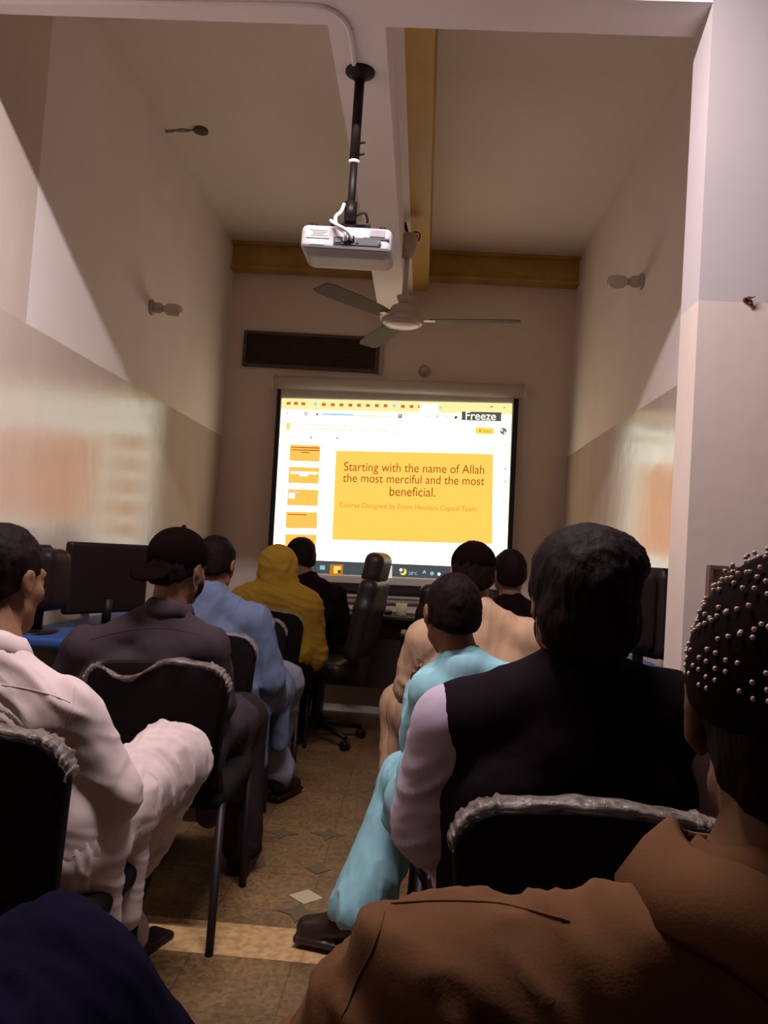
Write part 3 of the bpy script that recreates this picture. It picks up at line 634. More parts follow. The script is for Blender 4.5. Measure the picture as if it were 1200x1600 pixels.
# man in black by the screen
x5 = A(470,1000,5.22).x
Jk = joints(x5-.11, 5.24, head=A(468,872,5.24), nb=A(482,909,5.22), half=.19)
for q_ in 'LR': Jk['kn'+q_] = Vector((Jk['hp'+q_][0], 5.62, .535)); Jk['an'+q_] = Vector((Jk['hp'+q_][0], 5.50, .085))
person('man in black at the front left, head turned aside before the screen', Jk, s=1.05, yaw=52, pitch=-10, h=.0095, garments=kameez(C_['black'], C_['darkt'], .006, seed=6.0))
# ---- right column
# man in the rust kameez, nearest right
def beaded(root, part, J, p, R, s, B, c):
    org = root.location; r3 = np.array(R); rad = Vector((.090,.110,.106)); cc = Vector((0,-.014,.030))
    V, Q = sdf([('e', p(*cc), list(rad*s), r3, .01, 'u')], .005, [(p(0,0,.012), R @ Vector((0,.16,-1)), .004)]); part('cap', V, Q, M['capblack'])
    mb = MB()
    for row in range(19):
        el = -.02+row*.070
        n_ = int(54*math.cos(el))+4
        for i in range(n_):
            if (row % 5 == 4) or (i+row//5*2) % 6 in (4,5) or random.random() < .08: continue
            a = 2*pi*i/n_+row*.1
            lp = Vector((rad.x*math.cos(el)*math.cos(a), rad.y*math.cos(el)*math.sin(a), rad.z*math.sin(el)+.004))
            lp.z += .003*math.sin(i*1.3); lp *= .995
            v, f = _ball(p(*(cc+lp))-org, .0021, 6, 5); mb.add(v, f)
    mb.build('beadwork', mat('pearl beads',(.50,.36,.30),.25), root, True)
    # pointed shirt collar laid over the shoulder
    nb = J['nb']
    V, F_ = collar(part, J, p, None, r=.084, hgt=.045, fold=True, lift=-.012, tilt=.020); mesh('shirt_collar', [v-org for v in V], F_, C_['rust'], root, True)
x6 = A(1190,1500,.60).x
Jr = joints(x6, .60, head=A(1262,1128,.64), nb=A(1195,1470,.60), sh=(A(690,1580,.585), A(1660,1600,.585)))
Jr['elL'] = Jr['shL']+Vector((-.13,.07,-.21)); Jr['elR'] = Jr['shR']+Vector((.07,.06,-.24))
person('man in a rust brown kameez and beaded black cap, nearest on the right', Jr, yaw=-14, roll=-2, skin=mat('dark brown skin', (.12,.055,.025), .65, spec=.15), h=.0065, hair='short', bulk=1.0, garments=kameez(C_['rust'], C_['rust'], .012, (.070,.064,.052), seed=7.0, lh=.0065, sc=(9,9,22), rot=(0,0,30), extra=beaded))
# man in the waistcoat
x7 = A(880,1100,1.48).x
Jv = joints(x7, 1.50, head=A(905,948,1.47), nb=A(893,1078,1.48), sh=(A(706,1132,1.49), A(1070,1120,1.49)), elL=A(672,1285,1.53), wrL=A(745,1368,1.74), elR=A(1120,1290,1.53))
person('man in a black waistcoat over a lilac kameez, right row, bushy black hair', Jv, yaw=8, h=.0075, hair='long', hairs=1.10, garments=kameez(C_['lilac'], C_['darkt'], .008, (.072,.068,.054), .6, .16, vest=C_['vest'], mask=C_['darkt'], seed=8.0, sc=(8,8,24), rot=(0,0,-30), lh=.007))
# youth in turquoise, hand on chin
x8 = A(735,1100,2.24).x
Jt = joints(x8, 2.24, head=A(706,962,2.27), nb=A(722,1042,2.25), sh=(A(676,1082,2.24), A(818,1078,2.26)), elL=A(656,1158,2.38), wrL=A(660,1078,2.46), finL=A(672,1030,2.42), upL=(-.3,.9,0), elR=A(830,1190,2.36),
            knL=A(640,1222,2.58), anL=A(560,1418,2.46), toeL=A(492,1452,2.49), knR=A(730,1222,2.60), anR=A(720,1400,2.60), curl=(1.0,0,0))
person('youth in a turquoise kameez resting chin on hand, foot out in the aisle', Jt, s=.92, yaw=14, pitch=-10, h=.007, bulk=.92, garments=kameez(C_['turq'], C_['turq'], .010, (.066,.060,.05), .6, .08, rk=.094, ra=.092, seed=9.0, tcut=.115, lh=.007, tfold=.012, tsc=(20,20,3)), shoe_m=mat('dark leather sandal',(.030,.014,.010),.4))
# man in tan with a prayer cap
x9 = A(748,1100,3.05).x
Jn = joints(x9, 3.05, head=A(738,900,3.08), nb=A(745,960,3.05), sh=(A(666,1000,3.02), A(828,1000,3.04)), elL=A(650,1072,3.08), wrL=A(665,1105,3.32), knL=A(630,1105,3.50), anL=A(622,1200,3.42))
person('man in a tan kameez and round dark cap, right row before the youth', Jn, yaw=4, pitch=-8, bulk=1.06, garments=kameez(C_['tan'], C_['tan'], .010, (.074,.068,.052), .8, .2, cap='prayer', seed=10.0))
x10 = A(800,1100,4.1).x
person('person in black with short black hair, farthest in the right row', joints(x10, 4.1, head=A(796,897,4.12), nb=A(798,945,4.1)), yaw=2, h=.0095, garments=kameez(C_['black'], C_['darkt'], .006, seed=11.0))
# person in navy at the lower left corner: only knees and lap are in the photograph
Jy = joints(-.60, .46, hipz=.55, knR=A(75,1590,1.02), knL=(-.80,.92,.57), anR=A(250,1790,1.10), anL=(-.78,.95,.085), toeR=A(280,1800,1.25))
Jy['wrR'] = Vector((-.55,.70,.78))
person('person in a navy kameez at the lower left corner, knees crossed', Jy, h=.010, garments=kameez(C_['navy'], C_['navy'], .012, (.07,.064,.05), .95, .2, rk=.12, ra=.10, seed=12.0, sc=(8,8,5)))

# stitched seams that show on the nearer garments
from mathutils.bvhtree import BVHTree
def seam(label, garment, pts, r=.0011):
    root = next(o for o in D.objects if o.get('label', '').startswith(label)); g = next(o for o in root.children if o.name.split('.')[0] == garment)
    bv = BVHTree.FromPolygons([v.co for v in g.data.vertices], [p.vertices for p in g.data.polygons]); org = root.location; out = []
    for q in sm_pts([A(*p) for p in pts], 10):
        d = (q-EYE).normalized(); hit = bv.ray_cast(EYE-org, d)
        if hit[0] is not None: out.append(hit[0]+hit[1]*r*.2)
    if len(out) > 2: MB().tube(out, r, 6).build('seam', g.data.materials[0], root, True)
seam('man in a rust', 'kameez', [(600,1425,.6),(585,1480,.6),(560,1530,.6),(535,1590,.6)])
seam('man in a rust', 'kameez', [(612,1412,.6),(690,1408,.6),(780,1412,.6),(850,1428,.6),(890,1440,.6)])
seam('man in a white', 'kameez', [(118,1072,1.6),(112,1110,1.6),(100,1150,1.6),(92,1190,1.6)])
seam('man in a white', 'kameez', [(2,1070,1.6),(40,1076,1.6),(80,1086,1.6),(110,1098,1.6)])
seam('man in a dark plum', 'kameez', [(140,1000,2.5),(200,985,2.5),(260,982,2.5),(310,992,2.5)])

# ------------------------------------------------------------------ furniture
def at_z(px, py, z):
    d = C2W @ Vector(((px-600)/F, -(py-800)/F, -1)); return EYE + d*((z-EYE.z)/d.z)
def at_x(px, py, x):
    d = C2W @ Vector(((px-600)/F, -(py-800)/F, -1)); return EYE + d*((x-EYE.x)/d.x)
M['seatfab'] = mat('black chair fabric', (.010,.007,.007), .9, spec=.1, bump=(300,.15))
def film_mat():
    m = D.materials.new('crinkled clear plastic film'); m.use_nodes = True; nt = m.node_tree; nt.nodes.clear(); N = nt.nodes.new; L = nt.links.new
    o = N('ShaderNodeOutputMaterial'); mx = N('ShaderNodeMixShader'); tr = N('ShaderNodeBsdfTransparent'); b = N('ShaderNodeBsdfPrincipled')
    b.inputs['Base Color'].default_value = (.30,.24,.21,1); b.inputs['Roughness'].default_value = .2
    tc = N('ShaderNodeTexCoord'); n = N('ShaderNodeTexNoise'); n.inputs['Scale'].default_value = 38; n.inputs['Detail'].default_value = 6; L(tc.outputs['Object'], n.inputs['Vector'])
    bp = N('ShaderNodeBump'); bp.inputs['Strength'].default_value = .9; bp.inputs['Distance'].default_value = .012; L(n.outputs[0], bp.inputs['Height']); L(bp.outputs[0], b.inputs['Normal'])
    r = N('ShaderNodeValToRGB'); r.color_ramp.elements[0].position = .35; r.color_ramp.elements[1].position = .75; r.color_ramp.elements[0].color = (.22,)*3+(1,); r.color_ramp.elements[1].color = (.75,)*3+(1,); L(n.outputs[0], r.inputs[0])
    L(r.outputs[0], mx.inputs[0]); L(tr.outputs[0], mx.inputs[1]); L(b.outputs[0], mx.inputs[2]); L(mx.outputs[0], o.inputs[0]); return m
M['film'] = film_mat()
BW, BZ0, BZ1 = .215, .47, .835         # half width, bottom and top of the back rest
def back_outline(n=10, w=BW, z0=BZ0, z1=BZ1, r=.075):
    pts = [(-w+.03, z0)]; 
    for i in range(n+1):
        a = pi-(pi/2)*i/n; pts.append((-w+r+r*math.cos(a), z1-r+r*math.sin(a)))
    for i in range(1, 5): pts.append((-w+r+(2*w-2*r)*i/5, z1+.010*math.sin(pi*i/5)))
    for i in range(n+1):
        a = pi/2-(pi/2)*i/n; pts.append((w-r+r*math.cos(a), z1-r+r*math.sin(a)))
    pts.append((w-.03, z0)); return pts
def lean(z): return -.215-(z-.45)*.16   # the back rest leans towards the back
CH = {}
def make_chair(label, loc, rz, sag=0.0, seed=1):
    t = empty('stacking_chair', loc, rz); tag(t, label, 'chair', 'black padded chairs in plastic film')
    if not CH:
        V, Q = sdf([('b', (0,0,.425), (.215,.215,.035), .03, None, 0, 'u')], .012); CH['seat'] = npmesh('seat', V, Q, M['seatfab'], t)
        ol = back_outline(); MBb = MB(); V = []; F_ = []; k = len(ol)
        ys = [(-.024,.90),(-.021,.97),(-.010,1.0),(.010,1.0),(.021,.97),(.024,.90)]
        zc = (BZ0+BZ1)/2
        for (y, sc_) in ys:
            for (x, z) in ol: zz = zc+(z-zc)*sc_; V.append((x*sc_, lean(zz)+y, zz))
        for j in range(len(ys)-1):
            for i in range(k): F_.append((j*k+i, j*k+(i+1)%k, (j+1)*k+(i+1)%k, (j+1)*k+i))
        F_.append(tuple(range(k))[::-1]); F_.append(tuple((len(ys)-1)*k+i for i in range(k)))
        CH['back'] = autosmooth(mesh('backrest', V, F_, M['seatfab'], t), 50)
        for nm, q in (('leg', [(-.20,-.19,.43),(-.215,-.27,.02),(-.215,-.275,0)]), ('leg', [(.20,-.19,.43),(.215,-.27,.02),(.215,-.275,0)]), ('leg', [(-.20,.19,.41),(-.205,.21,.02),(-.205,.21,0)]), ('leg', [(.20,.19,.41),(.205,.21,.02),(.205,.21,0)])):
            CH.setdefault('legs', []).append(MB().tube(q, .0125, 10).build(nm, M['black'], t, True))
        mb = MB()
        for s in (-1,1): mb.tube([(s*.20,-.19,.42),(s*.20,.19,.405)], .0115, 8)
        mb.tube([(-.20,-.15,.40),(.20,-.15,.40)], .010, 8); mb.tube([(-.20,.15,.395),(.20,.15,.395)], .010, 8); CH['frame'] = mb.build('seat_frame', M['black'], t, True)
        CH['posts'] = [MB().tube([(s*.195,-.18,.42),(s*.19,lean(.52)-.0,.52),(s*.17,lean(.60),.60)], .012, 8).build('back_post', M['black'], t, True) for s in (-1,1)]
    else:
        for o in [CH['seat'], CH['back'], CH['frame']]+CH['legs']+CH['posts']:
            c = o.copy(); COL.objects.link(c); c.parent = t
    # the film is gathered differently over every chair
    rnd = random.Random(seed); ol = back_outline(10); P = []
    for i in range(len(ol)-1):
        for j in range(4): P.append((ol[i][0]+(ol[i+1][0]-ol[i][0])*j/4, ol[i][1]+(ol[i+1][1]-ol[i][1])*j/4))
    P = P[4:-4]; n = len(P); V = []; F_ = []; m = 14
    for i, (x, z) in enumerate(P):
        u = i/(n-1); r = .0115+.003*math.sin(i*.9+seed)*math.sin(i*.37+seed*2)+.0022*rnd.random()
        sg = sag*math.exp(-((x+.085)/.075)**2) if z > .7 else 0
        ctr = Vector((x*1.01, lean(z)+.0015*rnd.uniform(-1,1)-.003, z+.002-sg)); rad = Vector((x*.6,0,z-.55)).normalized(); yy = Vector((0,1,0))
        for k in range(m):
            a = 2*pi*k/m; rr = r*(1+.10*math.sin(3*a+i*.8)+.05*rnd.uniform(-1,1)); V.append(ctr+rad*(math.cos(a)*rr*.8+.004)+yy*math.sin(a)*rr*2.0)
    for i in range(n-1):
        for k in range(m): F_.append((i*m+k, i*m+(k+1)%m, (i+1)*m+(k+1)%m, (i+1)*m+k))
    mesh('plastic_film', V, F_, M['film'], t, True)
    return t
def chair_at(px, py, Y, label, sag=0.0, seed=1, rz=0.0, half=True):
    """px, py = the right upper corner of the back rest at depth Y"""
    c = at(px, py, Y); return make_chair(label, (c.x-(BW if half else 0), Y+.275, 0), rz, sag, seed)
chair_at(108, 1200, 1.45, 'black chair under the man in white, crinkled film on its back', .0, 2)
chair_at(357, 1080, 2.38, 'black chair behind the capped man, film sagging along its top', .06, 3)
chair_at(400, 1020, 3.17, 'black chair under the man in blue, clear film on its back', .0, 4)
chair_at(447, 985, 3.92, 'empty black chair between the man in blue and the shawled woman', .0, 5)
chair_at(474, 975, 4.36, 'black chair under the woman in the mustard shawl', .0, 6)
chair_at(488, 960, 5.0, 'black chair under the man in black near the screen', .0, 7)
cv = at(712, 1250, 1.27); make_chair('black chair under the man in the black waistcoat, film along its top edge', (cv.x+BW, 1.27+.275, 0), 0, .0, 8)
make_chair('black chair under the youth in turquoise', (x8+.09, 2.22, 0), 0, 0, 9)
make_chair('black chair under the man in tan', (x9, 3.02, 0), 0, 0, 10)
make_chair('black chair under the person farthest in the right row', (x10, 4.08, 0), 0, 0, 11)
make_chair('black chair under the man in rust brown', (x6, .58, 0), 0, 0, 12)
make_chair('black chair under the person in navy at the lower left', (-.60, .44, 0), 0, 0, 13)

# office chairs
M['leather'] = mat('black leatherette', (.018,.012,.010), .45, spec=.4, bump=(60,.12))
def office_chair(label, loc, rz, head=True, arms=True):
    t = empty('office_chair', loc, rz); tag(t, label, 'office chair', 'high-backed office chairs')
    Rb = np.array(Matrix.Rotation(math.radians(-9),3,'X').transposed()).T
    def pad(name, c, half, r, rot=None):
        V, Q = sdf([('b', c, half, r, rot, .02, 'u')], .014); return npmesh(name, V, Q, M['leather'], t)
    pad('seat', (0,.02,.47), (.23,.23,.05), .045)
    rx = np.array(Matrix.Rotation(math.radians(10),3,'X'))
    def bp(z): return -.24-(z-.5)*.176
    V, Q = sdf([('b', (0,bp(.72),.72), (.235,.055,.19), .05, rx, .02, 'u'), ('b', (0,bp(.92)-.0,.92), (.215,.06,.12), .05, rx, .03, 'u')], .014); npmesh('backrest', V, Q, M['leather'], t)
    if head: V, Q = sdf([('b', (0,bp(1.10)+.015,1.10), (.16,.062,.10), .055, rx, .02, 'u')], .012); npmesh('headrest', V, Q, M['leather'], t)
    for s in (-1,1) if arms else ():
        a = MB().tube(sm_pts([(s*.24,.10,.46),(s*.30,.11,.50),(s*.30,.10,.66),(s*.29,0,.68),(s*.28,-.20,.66),(s*.24,-.27,.62)],5), .017, 8).build('armrest', M['blackpl'], t, True)
        V, Q = sdf([('b', (s*.295,.0,.695), (.03,.13,.018), .015, None, 0, 'u')], .01); npmesh('arm_pad', V, Q, M['leather'], a)
    MB().lathe([(.03,.10),(.03,.26),(.022,.27),(.022,.42),(.07,.43)]).build('gas_column', M['blackpl'], t, True)
    for i in range(5):
        a = 2*pi*i/5+.3; d = Vector((math.cos(a), math.sin(a), 0))
        arm = MB().tube([d*.02+Vector((0,0,.115)), d*.16+Vector((0,0,.10)), d*.31+Vector((0,0,.075))], [.026,.022,.016], 8).build('base_arm', M['blackpl'], t, True)
        cb = MB(); sd = Vector((-d.y, d.x, 0))
        for q in (-1,1): cb.lathe([(.026,-.009),(.03,-.004),(.03,.004),(.026,.009)], d*.31+sd*q*.014+Vector((0,0,.030)), sd, 14)
        cb.build('caster', M['blackpl'], arm, True)
    return t
oc = at_z(545, 1130, .0); office_chair('black high-backed office chair standing side-on before the screen', (at(502,1000,5.08).x, 5.08, 0), math.radians(80), True, False)
office_chair('black office chair with its back to the room, beyond the youth in turquoise', (at(712,940,4.8).x, 5.1, 0), 0, False, True)

# teacher's desk below the screen
M['wood'] = mat('dark brown laminate', (.030,.017,.011), .45, noise=(6,(.022,.012,.008),6,(1,8,8)))
dx0, dx1, dy0, dy1, dz = at(500,955,5.55).x, at(700,955,5.55).x, 5.50, 5.88, .77
t = empty('teacher_desk', ((dx0+dx1)/2, (dy0+dy1)/2, 0)); tag(t, 'dark desk against the back wall below the screen', 'desk'); w2 = (dx1-dx0)/2; d2 = (dy1-dy0)/2
MB().box((0,0,dz-.0125), (w2,d2,.0125), bev=.004).build('desktop', M['wood'], t)
for s in (-1,1): MB().box((s*(w2-.02),0,dz/2-.0125), (.015,d2-.02,dz/2-.0125)).build('side_panel', M['wood'], t)
MB().box((0,d2*.4,.48), (w2-.035,.009,.25)).build('modesty_panel', M['wood'], t)
def small(name, label, cat, px, py, z, prof, m, n=18):
    p = at_z(px, py, z) if z else None
    return p
pc = Vector((at(627,955,5.6).x, 5.6, dz))
o = MB().lathe([(.030,0),(.036,.004),(.040,.085),(.036,.085),(.030,.012)], (0,0,0), (0,0,1), 20).build('paper_cup', mat('pale cup',(.62,.58,.36),.5), None, True); o.location = pc; tag(o, 'small pale cup standing on the desk below the screen', 'cup')
V, Q = sdf([('e', (0,0,.017), [.031,.05,.019], None, 0, 'u')], .005, [((0,0,.002),(0,0,-1),.001)]); o = npmesh('computer_mouse', V, Q, M['blackpl']); o.location = (at(606,960,5.6).x, 5.6, dz); tag(o, 'black computer mouse on the desk, left of the pale cup', 'mouse')

# computer tables with blue tops along both side walls
M['bluetop'] = mat('blue table cloth', (.012,.06,.22), .55, bump=(40,.1))
def side_table(x0, x1, y0, y1, z, label):
    t = empty('computer_table', ((x0+x1)/2, (y0+y1)/2, 0)); tag(t, label, 'table', 'computer tables along the side walls'); a, b = (x1-x0)/2, (y1-y0)/2
    MB().box((0,0,z-.015), (a,b,.015), bev=.004).build('tabletop', M['wood'], t)
    V, Q = sdf([('b', (0,0,z-.012), (a+.006,b+.006,.02), .006, None, 0, 'u')], .012); Vn = folds(V, Q, .003, (12,12,4), 2.2); npmesh('blue_cover', Vn, Q, M['bluetop'], t)['label'] = 'bright blue table cover'
    for sx in (-1,1):
        for sy in (-1,1): MB().box((sx*(a-.03), sy*(b-.03), (z-.03)/2), (.018,.018,(z-.03)/2)).build('leg', M['black'], t)
    return t
TZ = .80
side_table(XL+.015, XL+.42, 2.95, 4.75, TZ, 'blue-topped computer table along the left wall')
side_table(.66, XR-.015, 2.80, 3.78, TZ, 'blue-topped computer table along the right wall')
def monitor(label, loc, rz, w=.44, h=.30, r=.02, z0=.07, deep=.0):
    t = empty('computer_monitor', loc, rz); tag(t, label, 'monitor', 'black computer monitors on the side tables')
    pr = [('b', (0,0,z0+h/2), (w/2,.02,h/2), r, None, 0, 'u')]
    V, Q = sdf(pr, .008); npmesh('housing', V, Q, M['blackpl'], t)
    if deep:
        V, Q = sdf([('b', (0,-deep/2,z0+h/2), (w*.38,deep/2,h*.40), .04, None, 0, 'u')], .012); npmesh('back_shell', V, Q, M['blackpl'], t)
    MB().box((0,.0205,z0+h/2), (w/2-.018,.001,h/2-.018)).build('display', mat('dark display glass',(.006,.005,.005),.15), t)
    MB().tube([(0,-.01,.01),(0,-.015,z0+.06)], .02, 10).build('stand_neck', M['blackpl'], t, True)
    V, Q = sdf([('e', (0,0,.006), [.11,.08,.012], None, 0, 'u')], .006, [((0,0,.001),(0,0,-1),.001)]); npmesh('stand_base', V, Q, M['blackpl'], t)
    return t
m1 = at(112,880,3.22); m2 = at(235,880,3.62); ang = math.atan2(m2.y-m1.y, m2.x-m1.x)
monitor('wide black monitor on the left blue table, behind the capped man', ((m1.x+m2.x)/2-.02, (m1.y+m2.y)/2, TZ+.008), ang, w=(m2-m1).length, h=.30, r=.008, z0=.06)
a_ = at(66,880,3.04); monitor('round-cornered black monitor at the near end of the left blue table', (a_.x-.02, 3.06, TZ+.008), math.radians(82), w=.22, h=.30, r=.06, z0=.06, deep=.10)
a_ = at(1021,950,3.05); monitor('round-cornered black monitor on the right blue table, beyond the waistcoated man', (a_.x-.03, 3.08, TZ+.008), math.radians(-70), w=.30, h=.37, r=.06, z0=.06, deep=.10)
t_ = at(60,985,3.05); V, Q = sdf([('b', (0,0,.012), (.05,.15,.011), .008, None, 0, 'u')], .006); o = npmesh('keyboard', V, Q, mat('grey keyboard plastic',(.16,.13,.12),.5)); o.location = (XL+.34, 3.14, TZ+.009); tag(o, 'grey keyboard lying on the left blue table', 'keyboard')
b0 = at(64,866,3.55); b1 = at(122,869,3.55)
M['board'] = mat('brown chipboard edge', (.14,.085,.055), .6, noise=(20,(.10,.06,.04),4))
o = MB().box((0,0,(b0.z-TZ)/2), ((b1.x-b0.x)/2,.012,(b0.z-TZ)/2-.006), bev=.002).build('partition_board', M['board']); o.location = ((b0.x+b1.x)/2, 3.72, TZ+.006); tag(o, 'brown chipboard partition on the left table, beside the wide monitor', 'board')

# ------------------------------------------------------------------ projector and its mount
pt = at_z(563, 112, HZ); pj = at(543, 382, pt.y+.03)
t = empty('projector_mount', (pt.x, pt.y, HZ)); tag(t, 'black telescopic ceiling pole holding the white projector', 'mount')
bot = Vector((at(547,345,pt.y+.02).x-pt.x, .02, at(547,345,pt.y+.02).z-HZ)); mid = bot*.60
MB().lathe([(.052,0),(.052,-.006),(.030,-.016),(.022,-.03)][::-1]).build('ceiling_flange', M['black'], t, True)
MB().tube([(0,0,-.004), mid], .0175, 14).build('outer_tube', M['black'], t, True); MB().tube([mid*.94, bot], .0135, 14).build('inner_tube', M['black'], t, True)
for q in (.80, .93): p_ = mid*q; MB().tube([p_+Vector((.012,-.004,0)), p_+Vector((.035,-.008,.0))], [.006,.0035], 8).build('clamp_bolt', M['black'], t, True)
MB().tube([mid*1.0+Vector((0,0,-.0)), mid*1.01+Vector((0,0,-.006))], .0195, 14).build('white_tie', M['whitepl'], t, True)
MB().tube([bot+Vector((0,0,.065)), bot+Vector((0,0,.0))], .022, 12).build('lower_socket', M['black'], t, True)
MB().box(bot+Vector((0,.06,-.004)), (.07,.05,.005), bev=.002).build('bracket', M['black'], t)
W_, H_, D_ = .158, .053, .18
pz = pj.z; py_ = pt.y-.03
t = empty('projector', (pj.x, py_, pz)); t.rotation_euler = (math.radians(-1), 0, math.radians(-1)); t.rotation_euler.y = math.radians(1.0); tag(t, 'white ceiling projector with sockets and tied cables on its rear', 'projector')
M['projw'] = mat('off-white projector shell', (.50,.455,.47), .42, noise=(9,(.46,.42,.43),4))
V, Q = sdf([('b', (0,D_/2,.0), (W_,D_/2,H_-.008), .022, None, 0, 'u'), ('b', (.0,D_/2+.01,-.03), (W_-.012,D_/2-.02,.022), .018, None, .012, 'u')], .0055); sh = npmesh('shell', V, Q, M['projw'], t)
dk = mat('dark socket panel', (.035,.028,.028), .5); gy = mat('grey vent', (.22,.18,.18), .6)
MB().box((.040,-.0005,-.012), (.082,.003,.014), bev=.002).build('socket_panel', dk, t)
MB().box((.108,-.001,.020), (.026,.0025,.013)).build('rear_vent', gy, t)
for i in range(5): MB().box((.108,-.004,.011+i*.0045), (.025,.001,.0012)).build('vent_slat', M['projw'], t)
MB().box((.105,-.001,.001), (.045,.003,.003)).build('socket_slot', dk, t)
for (x, z, r) in ((.012,-.012,.0055),(.026,-.010,.0055),(.040,-.013,.006),(.012,.0,.004),(.026,.002,.004),(.118,-.014,.006)): MB().lathe([(r,0),(r,.005),(r*.6,.005),(r*.5,.001)], (x,-.002,z), (0,-1,0), 12).build('socket', M['blackpl'] if r < .006 else gy, t, True)
MB().box((-.025,-.003,-.012), (.012,.004,.008), bev=.002).build('vga_socket', mat('blue socket',(.10,.10,.16),.5), t)
MB().box((-.098,-.001,.010), (.040,.0022,.016)).build('rating_label', mat('grey label',(.55,.50,.50),.6), t)
for i in range(4): MB().box((-.095+.004*(i%2),-.0036,.020-i*.006), (.030-.005*(i%3),.0006,.0011)).build('label_line', gy, t)
MB().box((-.100,-.001,-.022), (.025,.0022,.007)).build('rating_label', mat('white label',(.72,.68,.66),.6), t)
MB().box((0,-.0002,-.036), (W_-.010,.003,.004)).build('seam', dk, t)
MB().lathe([(.030,0),(.034,.004),(.034,.02),(.026,.022),(.022,.010)], (-.06,D_,.0), (0,1,0), 24).build('lens', M['blackpl'], t, True)
for s in (-1,1): MB().lathe([(.012,0),(.012,.010),(.009,.012)], (s*.12,.04,H_-.006), (0,0,1), 12).build('foot', M['blackpl'], t, True)
# cables tied round the socket
o0p = Vector((pj.x, py_, pz)); b_ = Vector((pt.x,pt.y,HZ))+bot
def cable(name, label, pts, r, m): o = MB().tube(sm_pts([Vector(p)-Vector(pts[0]) for p in pts], 8), r, 8).build(name, m, None, True); o.location = pts[0]; tag(o, label, 'cable'); return o
cable('white_cable', 'white cable bundle tied in a knot behind the projector', [b_+Vector((-.022,-.02,.05)), b_+Vector((-.03,-.035,.015)), b_+Vector((-.045,-.05,-.01)), o0p+Vector((-.030,-.02,.030)), o0p+Vector((.0,-.03,.005)), o0p+Vector((-.004,-.012,-.014))], .0065, M['whitepl'])
cable('white_lead', 'white lead crossing the knot behind the projector', [o0p+Vector((-.055,-.014,.052)), o0p+Vector((-.03,-.036,.030)), o0p+Vector((.004,-.036,.012)), o0p+Vector((.022,-.014,-.008))], .0055, M['whitepl'])
cable('black_cable', 'black cable looped at the right of the pole above the projector', [b_+Vector((.02,.0,.02)), b_+Vector((.05,.0,.03)), b_+Vector((.06,.01,.005)), b_+Vector((.045,.02,-.008)), b_+Vector((.0,.03,-.004)), b_+Vector((-.05,.03,-.006)), b_+Vector((-.075,.03,-.012))], .0045, M['blackpl'])
# white casing along the header and beam
cp = [at_z(-60,3,HZ-.007), at_z(120,4,HZ-.007), at_z(300,6,HZ-.007), at_z(470,9,HZ-.007), at_z(515,16,HZ-.007), at_z(540,36,HZ-.007), at_z(549,66,HZ-.007), at_z(553,100,HZ-.007)]
for p_ in cp: p_.y = max(p_.y, HN+.012)
o = cable('cable_casing', 'pale cable pipe under the header, bending to the projector pole', cp, .008, M['header'])
for i, (x, y) in enumerate(((220,5),(384,7),(505,13),(546,50))):
    p_ = at_z(x,y,HZ-.004); p_.y = max(p_.y, HN+.012); MB().box(p_-cp[0], (.012,.012,.004), bev=.002).build('clip', M['whitepl'], o)

# ------------------------------------------------------------------ ceiling fan
GB = GZ
fh = at_z(629, 510, 2.36) ; FY = 4.6; fh = at(629, 503, FY); top = at(638, 378, FY)
t = empty('ceiling_fan', (fh.x, FY, fh.z)); tag(t, 'brown-white ceiling fan hanging beyond the projector', 'fan')
M['fanw'] = mat('aged cream enamel', (.46,.38,.33), .35); M['fanb'] = mat('fan blade enamel', (.075,.048,.034), .6, spec=.1)
zt = top.z-fh.z; xt = top.x-fh.x
MB().lathe([(.05,-.022),(.105,-.020),(.122,-.006),(.124,.004),(.115,.018),(.09,.028),(.085,.055),(.07,.085),(.045,.10),(.03,.104)], n=32).build('motor', M['fanw'], t, True)
MB().lathe([(.02,-.036),(.06,-.033),(.095,-.024),(.105,-.018)], n=32).build('bottom_cup', mat('bright trim',(.40,.35,.32),.3), t, True)
MB().tube([(0,0,.10),(xt,0,zt)], .016, 12).build('down_rod', M['fanw'], t, True)
MB().lathe([(.018,-.10),(.03,-.095),(.05,-.04),(.058,.035),(.050,.04)], (xt,0,zt), n=20).build('canopy', M['fanw'], t, True)
MB().lathe([(.016,.10),(.032,.115),(.045,.15),(.03,.155)], n=20).build('lower_canopy', M['fanw'], t, True)
gx = -.131-fh.x
MB().tube([(xt,0,zt+.02),(xt-.02,0,zt+.09),(xt-.035,0,GB-fh.z+.004)], .009, 8).build('hook_rod', M['black'], t, True)
MB().tube(sm_pts([(xt+.01,0,zt+.02),(xt+.03,0,zt+.06),(xt+.065,0,zt+.05),(xt+.06,0,zt+.01)],6), .004, 6).build('flex', M['black'], t, True)
for i in range(3):
    a = math.radians(-8+120*i); d = Vector((math.cos(a), math.sin(a), 0)); e = Vector((-d.y, d.x, .16)).normalized(); nn = d.cross(e); V = []
    for (r, w_) in ((.16,.045),(.24,.058),(.45,.066),(.62,.066),(.68,.05)):
        for (s, q) in ((-1,1),(1,1),(1,-1),(-1,-1)): V.append(d*r+e*s*w_+nn*q*.002+Vector((0,0,.01)))
    F_ = [(j*4+k, j*4+(k+1)%4, (j+1)*4+(k+1)%4, (j+1)*4+k) for j in range(4) for k in range(4)]+[(3,2,1,0),(16,17,18,19)]
    bl = mesh('blade', V, F_, M['fanb'], t)
    MB().box(d*.14+Vector((0,0,.009)), (.05,.02,.004), Matrix.Rotation(a,3,'Z'), .001).build('blade_bracket', M['fanw'], bl)

